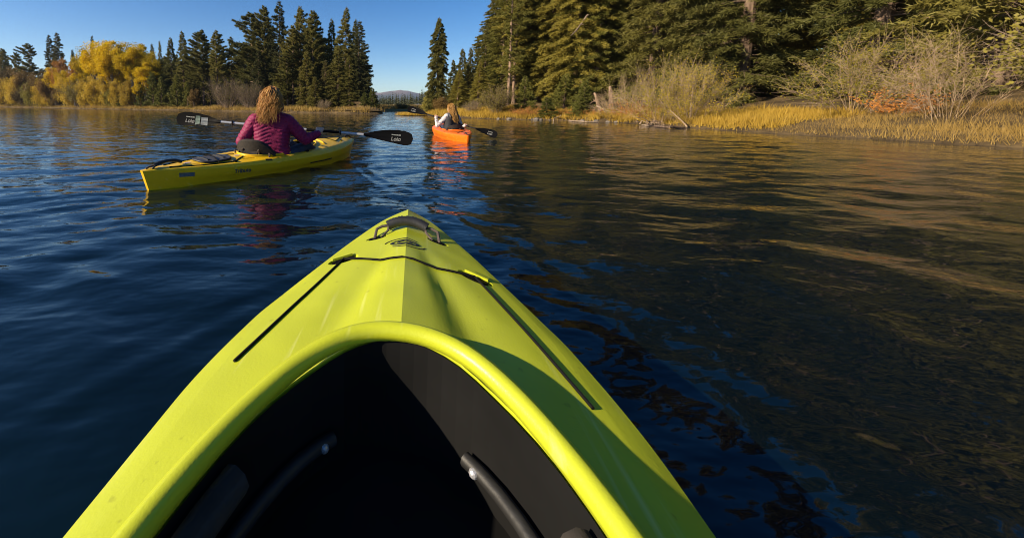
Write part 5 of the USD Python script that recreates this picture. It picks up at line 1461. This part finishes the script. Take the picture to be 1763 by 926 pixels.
def head_parts(c, fwd, h=0.115):
    """Skull, jaw, nose, brow, lips, chin and ears round the head's centre c; returns parts, eye places and the frame."""
    F = frame(c, fwd)
    k = h / 0.115
    Q = lambda x, y, z: F(x * k, y * k, z * k)
    parts = [hulls([(Q(0, -0.018, 0.030), 0.082 * k), (Q(0, 0.022, 0.018), 0.076 * k), (Q(0, 0.010, 0.046), 0.072 * k)], 24),
             hulls([(Q(0.032, 0.040, -0.020), 0.036 * k), (Q(-0.032, 0.040, -0.020), 0.036 * k), (Q(0, 0.062, -0.074), 0.022 * k), (Q(0.030, 0.020, -0.055), 0.024 * k), (Q(-0.030, 0.020, -0.055), 0.024 * k)], 18),
             hulls([(Q(0, 0.092, 0.014), 0.007 * k), (Q(0, 0.106, -0.022), 0.009 * k), (Q(0.010, 0.092, -0.026), 0.007 * k), (Q(-0.010, 0.092, -0.026), 0.007 * k)], 12),
             hulls([(Q(0.036, 0.080, 0.026), 0.010 * k), (Q(0, 0.088, 0.024), 0.011 * k)], 12), hulls([(Q(-0.036, 0.080, 0.026), 0.010 * k), (Q(0, 0.088, 0.024), 0.011 * k)], 12),
             hulls([(Q(0.019, 0.083, -0.046), 0.006 * k), (Q(0, 0.091, -0.045), 0.008 * k)], 10), hulls([(Q(-0.019, 0.083, -0.046), 0.006 * k), (Q(0, 0.091, -0.045), 0.008 * k)], 10),
             hulls([(Q(0.016, 0.083, -0.056), 0.006 * k), (Q(-0.016, 0.083, -0.056), 0.006 * k)], 10)]
    for s in (-1, 1):
        parts.append(hulls([(Q(s * 0.078, -0.002, 0.014), 0.012 * k), (Q(s * 0.084, -0.014, 0.020), 0.010 * k), (Q(s * 0.077, -0.002, -0.018), 0.009 * k)], 10))
    eyes = [Q(s * 0.032, 0.079, 0.006) for s in (-1, 1)]
    return parts, eyes, Q, k


def fist(P, axis, back, s=1.0, thumb=1.0, r=0.016):
    """A hand closed round a shaft through P along axis; back points from the shaft to the back of the hand. Palm, four fingers, thumb."""
    A = unit(np.array(axis, float))
    B = np.array(back, float)
    B = unit(B - A * (B @ A))
    Cc = np.cross(A, B)
    R = lambda x, ang, rad: np.array(P, float) + A * x + (B * math.cos(ang) + Cc * math.sin(ang)) * rad
    rr = r + 0.011
    parts = [hulls([(R(-0.032 * s, 0.35, rr + 0.004), 0.012 * s), (R(0.034 * s, 0.35, rr + 0.004), 0.013 * s), (R(-0.026 * s, -0.75, rr + 0.020), 0.014 * s), (R(0.028 * s, -0.75, rr + 0.020), 0.014 * s), (R(0.0, -0.95, rr + 0.042), 0.018 * s)], 14)]
    for k, (x, ext, fr) in enumerate([(-0.031, 3.0, 0.0080), (-0.011, 3.35, 0.0088), (0.010, 3.45, 0.0088), (0.031, 3.15, 0.0084)]):
        ang = [0.35, 1.15, 2.05, ext]
        pts = [R(x * s, a, rr * (1.0 if j else 1.12)) for j, a in enumerate(ang)]
        rad = [fr * 1.12 * s, fr * 1.05 * s, fr * s, fr * 0.86 * s]
        for j in range(3):
            parts.append(hull2(pts[j], pts[j + 1], rad[j], rad[j + 1], 10))
    tx = 0.040 * thumb
    pts = [R(0.028 * thumb * s, -0.80, rr + 0.020), R(tx * s, -1.45, rr + 0.008), R((tx - 0.012 * thumb) * s, -2.2, rr), R((tx - 0.028 * thumb) * s, -2.75, rr)]
    for j in range(3):
        parts.append(hull2(pts[j], pts[j + 1], [0.0125, 0.0105, 0.0095][j] * s, [0.0105, 0.0095, 0.0080][j] * s, 10))
    return parts, R(0.0, -0.95, rr + 0.058)


def locks(roots, tips, n, wave, width, seed, out=None, pts=14, drop=0.03):
    """Strands of hair: tapered tubes from the roots over the shoulders to the tips."""
    g = np.random.default_rng(seed)
    t = np.linspace(0, 1, pts)
    meshes = []
    for a, m_, b in zip(roots, out, tips):
        for k in range(n):
            ra, rm, rb = a + g.normal(0, 0.007, 3), m_ + g.normal(0, 0.010, 3), b + g.normal(0, 0.020, 3)
            p = ((1 - t) ** 2)[:, None] * ra + (2 * t * (1 - t))[:, None] * (2 * rm - 0.5 * (ra + rb)) + (t ** 2)[:, None] * rb
            ph = g.random() * 6.28
            fr = g.uniform(2.2, 3.4)
            amp = wave * np.clip(t * 1.6 - 0.35, 0, 1)
            p[:, 0] += amp * np.sin(t * fr * 6.28 + ph)
            p[:, 1] += amp * 0.8 * np.cos(t * fr * 6.28 + ph)
            meshes.append(tube(p, width * g.uniform(0.7, 1.25) * np.clip(1.15 - t, 0.12, 1) ** 0.7 * np.clip(0.4 + 4 * t, 0, 1), 6))
    return cat_meshes(meshes)


def scalp_hair(Q, k, n_az, tips_fn, az_lo, az_hi):
    roots, outs, tips = [], [], []
    for i in range(n_az):
        a = az_lo + (az_hi - az_lo) * i / (n_az - 1)                 # 0 = straight back, positive to the right
        roots.append(Q(0.012 * math.sin(a), 0.018 - 0.02 * math.cos(a), 0.122))
        outs.append(Q(0.096 * math.sin(a), -0.010 - 0.098 * math.cos(a), 0.030))
        tips.append(tips_fn(a, i))
    return roots, outs, tips


# --- the woman on the yellow kayak, from behind, turned square to the camera
W_O = np.array([-0.80, 3.86, 0.10])
W_TURN = 9.0
_wt = math.radians(W_TURN)
to_w = lambda p: (lambda d: np.array([d[0] * math.cos(_wt) + d[1] * math.sin(_wt), -d[0] * math.sin(_wt) + d[1] * math.cos(_wt), d[2]]))(np.array(p, float) - W_O)
woman = thing('person', 'woman with wavy blond hair in a purple quilted jacket paddling the yellow kayak', 'person', W_O, W_TURN)
pl, pr = to_w(on_w(-1.055)), to_w(on_w(-0.315))
AXW = to_w(WB) - to_w(WA)
SHL, SHR = np.array([-0.165, 0.0, 0.425]), np.array([0.160, 0.0, 0.415])
EL, ER = np.array([-0.305, 0.035, 0.205]), np.array([0.350, 0.040, 0.215])
hl, wl = fist(pl, -AXW, (0.0, -0.79, 0.60), thumb=-1)
hr, wr = fist(pr, -AXW, (0.0, -0.79, 0.60), thumb=1)
NECK, HEAD = np.array([0.0, -0.005, 0.475]), np.array([0.012, 0.030, 0.640])
hp_, eyes, HQ, HK = head_parts(HEAD, (0.10, 1.0, -0.06), 0.113)
skin_parts = hp_ + hl + hr + [hull2(NECK + [0, 0, -0.06], HEAD + [0, -0.01, -0.05], 0.052, 0.048),
    hull2(SHL, EL, 0.038, 0.032), hull2(EL, wl, 0.032, 0.023), hull2(wl, wl + (pl - wl) * 0.25, 0.023, 0.020), hull2(SHR, ER, 0.038, 0.032), hull2(ER, wr, 0.032, 0.023), hull2(wr, wr + (pr - wr) * 0.25, 0.023, 0.020),
    hulls([(SHL, 0.045), (SHR, 0.045), ((-0.07, 0, 0.18), 0.075), ((0.07, 0, 0.18), 0.075)]), hulls([((-0.07, 0, 0.18), 0.075), ((0.07, 0, 0.18), 0.075), ((-0.09, 0, 0.02), 0.085), ((0.09, 0, 0.02), 0.085)])]
obj('body', melt(skin_parts, 0.010, 4), M['skin'], woman, smooth=True)
for e in eyes:
    m = trimesh.creation.icosphere(2, 0.0115)
    m.apply_translation(e)
    obj('eye', m, M['eye'], woman, smooth=True)
# jacket: padded torso and sleeves, stitched in chevron rows
chest = [((-0.085, 0.02, 0.315), 0.112), ((0.085, 0.02, 0.310), 0.112)]
waist = [((-0.070, 0.01, 0.155), 0.112), ((0.070, 0.01, 0.150), 0.112)]
hips = [((-0.100, 0.01, 0.020), 0.118), ((0.100, 0.01, 0.020), 0.118)]
jk = [hulls(chest + [(SHL, 0.066), (SHR, 0.066)], 26), hulls(chest + waist, 26), hulls(waist + hips, 26), hulls([(SHL, 0.064), (SHR, 0.064), (NECK + [0, 0, -0.005], 0.066)], 24),
      hull2(SHL, EL, 0.074, 0.062, 24), hull2(EL, wl + (EL - wl) * 0.08, 0.062, 0.038, 24), hull2(SHR, ER, 0.074, 0.064, 24), hull2(ER, wr + (ER - wr) * 0.08, 0.064, 0.040, 24)]
jm = melt(jk, 0.0095, 14)
v, nrm = np.array(jm.vertices), np.array(jm.vertex_normals)


def seg_t(p, a, b):
    d = b - a
    t_ = np.clip(((p - a) @ d) / (d @ d), 0, 1)
    return t_, np.linalg.norm(p - a - t_[:, None] * d, axis=1)


arms = [(SHL, EL), (EL, wl), (SHR, ER), (ER, wr)]
dist = np.stack([seg_t(v, a, b)[1] for a, b in arms], 1)
tt_ = np.stack([seg_t(v, a, b)[0] * np.linalg.norm(b - a) for a, b in arms], 1)
tt_[:, 1] += np.linalg.norm(EL - SHL)
tt_[:, 3] += np.linalg.norm(ER - SHR)
near = dist.argmin(1)
arm_w = np.clip((0.085 - dist.min(1)) / 0.02, 0, 1) * (np.abs(v[:, 0]) > 0.155)
ph_t = (v[:, 2] + 0.34 * np.abs(v[:, 0]) * (v[:, 1] < 0.05) + 0.006 * np.sin(v[:, 0] * 31)) / 0.037
ph_a = tt_[np.arange(len(v)), near] / 0.040
q_t, q_a = np.abs(np.sin(np.pi * ph_t)), np.abs(np.sin(np.pi * ph_a))
puffy = (q_t ** 0.6) * (1 - arm_w) + (q_a ** 0.7) * arm_w
wr_n = fbm(v * 26, 3, 9) - 0.5
jm.vertices = v + nrm * (0.0085 * (puffy - 0.75) + 0.010 * wr_n)[:, None]
jacket = obj('jacket', jm, M['jacket'], woman, smooth=True)
# stand up collar, open towards the right front
t = np.linspace(0, 2 * np.pi, 40, endpoint=False)
cr = np.c_[0.078 * np.sin(t), -0.066 * np.cos(t) + 0.012]
col = []
for z_, s_ in ((0.430, 1.10), (0.470, 1.0), (0.520, 1.04), (0.552, 1.12), (0.550, 1.02), (0.500, 0.90), (0.445, 0.92)):
    flare = 1 + 0.55 * np.exp(-((t - 1.75) / 0.35) ** 2) * (z_ > 0.5)
    col.append(np.c_[cr * s_ * flare[:, None], np.full(40, z_) + 0.012 * np.exp(-((t - 1.75) / 0.4) ** 2) * (z_ > 0.5)])
col = np.array(col)
i, j = np.meshgrid(np.arange(6), np.arange(40), indexing='ij')
obj('collar', (col.reshape(-1, 3), np.stack([i * 40 + j, i * 40 + (j + 1) % 40, (i + 1) * 40 + (j + 1) % 40, (i + 1) * 40 + j], -1).reshape(-1, 4)), M['jacket'], jacket, smooth=True)
for w_, e_ in ((wl, EL), (wr, ER)):
    d_ = unit(w_ - e_)
    obj('cuff', tube(np.array([w_ - d_ * 0.030, w_ - d_ * 0.012, w_ + d_ * 0.008]), [0.038, 0.037, 0.034], 16), M['jacket'], jacket, smooth=50)
# trousers: legs along the kayak, under the deck
_ka = math.radians(Y_ROT - W_TURN)
kd, kn = np.array([math.cos(_ka), math.sin(_ka), 0]), np.array([-math.sin(_ka), math.cos(_ka), 0])
legs = []
for s in (-1, 1):
    hip = np.array([0, 0, 0.01]) + kn * s * 0.085
    knee = kd * 0.40 + kn * s * 0.13 + np.array([0, 0, 0.125])
    foot = kd * 0.60 + kn * s * 0.10 + np.array([0, 0, 0.03])
    legs += [hull2(hip, knee, 0.088, 0.062), hull2(knee, foot, 0.060, 0.045)]
obj('trousers', melt(legs, 0.014, 8), M['trousers'], woman, smooth=True)
# hair: darker cap, lighter wavy locks falling on the back
cap = melt([hulls([(HQ(0, -0.024, 0.034), 0.092 * HK), (HQ(0, 0.012, 0.044), 0.082 * HK), (HQ(0, -0.03, 0.0), 0.080 * HK)], 26), hulls([(HQ(0, -0.05, -0.03), 0.062 * HK), (HQ(-0.03, -0.055, -0.09), 0.040 * HK), (HQ(0.03, -0.055, -0.09), 0.040 * HK)], 20)], 0.008, 6)
cv = np.array(cap.vertices)
cap.vertices = cv + np.array(cap.vertex_normals) * (0.010 * (fbm(cv * [60, 60, 9], 3, 3) - 0.5))[:, None]
hair = obj('hair', cap, M['hair_roots'], woman, smooth=True)


def w_tip(a, i):
    r = np.random.default_rng(100 + i)
    side = math.sin(a)
    z = -0.150 - 0.085 * (side < -0.2) - 0.075 * (0.30 < side < 0.55) + r.uniform(-0.03, 0.03)
    return HQ(0.104 * side * (1.0 + 0.12 * r.random()) - 0.008, -0.085 - 0.052 * math.cos(a), z)


ro, ou, ti = scalp_hair(HQ, HK, 22, w_tip, -1.75, 1.2)
obj('lock_strands', locks(ro, ti, 17, 0.015, 0.0036, 4, ou, 22), M['hair'], hair, smooth=True)
ro, ou, ti = scalp_hair(HQ, HK, 9, lambda a, i: w_tip(a, i + 40) + np.array([0, -0.012, 0.0]), -1.5, 0.6)
obj('lock_strands', locks(ro, ti, 12, 0.021, 0.0034, 14, [o + (o - HEAD) * 0.10 for o in ou], 22), M['hair'], hair, smooth=True)

# --- the paddler of the orange kayak: turned left, arms on the paddle, hair down the back
G_O = np.array([2.335, 8.42, 0.06])
G_TURN = 22.0
_gt = math.radians(G_TURN)
to_g = lambda p: (lambda d: np.array([d[0] * math.cos(_gt) + d[1] * math.sin(_gt), -d[0] * math.sin(_gt) + d[1] * math.cos(_gt), d[2]]))(np.array(p, float) - G_O)
girl = thing('person', 'paddler with long blond hair, black vest and white patterned sleeves in the orange kayak', 'person', G_O, G_TURN)
gl, gr2 = to_g(on_o(float(OA[0] + (OB[0] - OA[0]) * 0.335))), to_g(on_o(float(OA[0] + (OB[0] - OA[0]) * 0.66)))
AXG = to_g(OB) - to_g(OA)
gSL, gSR = np.array([-0.135, 0.02, 0.415]), np.array([0.150, 0.01, 0.400])
gEL, gER = np.array([-0.315, 0.10, 0.205]), np.array([0.300, 0.05, 0.180])
ghl, gwl = fist(gl, -AXG, (0.0, -0.79, 0.60), 0.9, -1, 0.016)
ghr, gwr = fist(gr2, -AXG, (0.0, -0.79, 0.60), 0.9, 1, 0.016)
gHEAD = np.array([0.0, 0.045, 0.575])
ghp, geyes, GQ, GK = head_parts(gHEAD, (-0.12, 1.0, -0.12), 0.105)
parts = ghp + ghl + ghr + [hull2((0, 0, 0.40), gHEAD + [0, -0.01, -0.05], 0.046, 0.043), hull2(gSL, gEL, 0.034, 0.029), hull2(gEL, gwl, 0.029, 0.021), hull2(gSR, gER, 0.034, 0.029), hull2(gER, gwr, 0.029, 0.021),
    hulls([(gSL, 0.04), (gSR, 0.04), ((-0.06, 0, 0.17), 0.07), ((0.06, 0, 0.17), 0.07)]), hulls([((-0.06, 0, 0.17), 0.07), ((0.06, 0, 0.17), 0.07), ((-0.08, 0, 0.05), 0.08), ((0.08, 0, 0.05), 0.08)])]
obj('body', melt(parts, 0.012, 4), M['skin'], girl, smooth=True)
for e in geyes:
    m = trimesh.creation.icosphere(2, 0.0108)
    m.apply_translation(e)
    obj('eye', m, M['eye'], girl, smooth=True)
for a, b, c in ((gSL, gEL, gwl), (gSR, gER, gwr)):
    sm = melt([hull2(a, b, 0.062, 0.050, 22), hull2(b, c + (b - c) * 0.06, 0.050, 0.033, 22)], 0.012, 8)
    sv = np.array(sm.vertices)
    sm.vertices = sv + np.array(sm.vertex_normals) * (0.012 * (fbm(sv * 22, 3, 5) - 0.5))[:, None]
    obj('sleeve', sm, M['sleeve'], girl, smooth=True)
vm = melt([hulls([((-0.075, 0.02, 0.33), 0.112), ((0.085, 0.02, 0.32), 0.112), ((-0.075, 0.01, 0.16), 0.112), ((0.080, 0.01, 0.16), 0.112)], 24), hulls([((-0.09, 0.01, 0.415), 0.058), ((0.095, 0.01, 0.405), 0.058), ((-0.075, 0.02, 0.33), 0.108), ((0.08, 0.02, 0.33), 0.108)], 22), hulls([((-0.075, 0.01, 0.16), 0.110), ((0.08, 0.01, 0.16), 0.110), ((-0.085, 0.01, 0.04), 0.110), ((0.085, 0.01, 0.04), 0.110)], 22)], 0.014, 10)
vest = obj('vest', vm, M['vest'], girl, smooth=True)
obj('shoulder_strap', tube(np.array([(0.10, -0.085, 0.40), (0.105, -0.03, 0.468), (0.10, 0.05, 0.468), (0.09, 0.12, 0.40)]), 0.020, 8), M['hatch_grey'], vest, smooth=50)
obj('shoulder_strap', tube(np.array([(-0.10, -0.085, 0.40), (-0.105, -0.03, 0.475), (-0.10, 0.05, 0.475), (-0.09, 0.12, 0.40)]), 0.020, 8), M['hatch_grey'], vest, smooth=50)
_ga = math.radians(O_ROT - G_TURN)
kd, kn = np.array([math.cos(_ga), math.sin(_ga), 0]), np.array([-math.sin(_ga), math.cos(_ga), 0])
legs = []
for s in (-1, 1):
    hip = np.array([0, 0, 0.05]) + kn * s * 0.08
    knee = kd * 0.36 + kn * s * 0.13 + np.array([0, 0, 0.155])
    foot = kd * 0.58 + kn * s * 0.09 + np.array([0, 0, 0.05])
    legs += [hull2(hip, knee, 0.080, 0.056), hull2(knee, foot, 0.054, 0.040)]
obj('trousers', melt(legs, 0.016, 6), M['trousers'], girl, smooth=True)
gc = melt([hulls([(GQ(0, -0.020, 0.034), 0.092 * GK), (GQ(0, 0.012, 0.044), 0.082 * GK), (GQ(0, -0.03, 0.0), 0.080 * GK)], 24), hulls([(GQ(0, -0.05, -0.03), 0.060 * GK), (GQ(0, -0.10, -0.14), 0.045 * GK), (GQ(0.0, -0.135, -0.26), 0.020 * GK)], 18)], 0.010, 5)
gv = np.array(gc.vertices)
gc.vertices = gv + np.array(gc.vertex_normals) * (0.012 * (fbm(gv * [60, 60, 9], 3, 3) - 0.5))[:, None]
gh = obj('hair', gc, M['hair_blonde'], girl, smooth=True)
ro, ou, ti = scalp_hair(GQ, GK, 20, lambda a, i: GQ(0.058 * math.sin(a), -0.125 - 0.030 * math.cos(a), -0.33 + 0.05 * abs(math.sin(a)) + 0.02 * ((i * 7) % 3 - 1)), -1.6, 1.6)
obj('lock_strands', locks(ro, ti, 12, 0.010, 0.0042, 8, ou, 16), M['hair_blonde'], gh, smooth=True)



# ------------------------------------------------------------------ air
HAZE = usdkit.material(stage, L('haze'), {'v': ('principled_volume', {'color': (0.62, 0.74, 0.92), 'density': 0.0001, 'anisotropy': 0.25})}, [], volume='v.volume')
hz = trimesh.creation.box([12400, 12400, 330], transform=trimesh.transformations.translation_matrix([0, 0, 161.0]))
tag(obj('haze', hz, HAZE), 'thin blue air between the near banks and the far mountain', 'haze', kind='stuff')
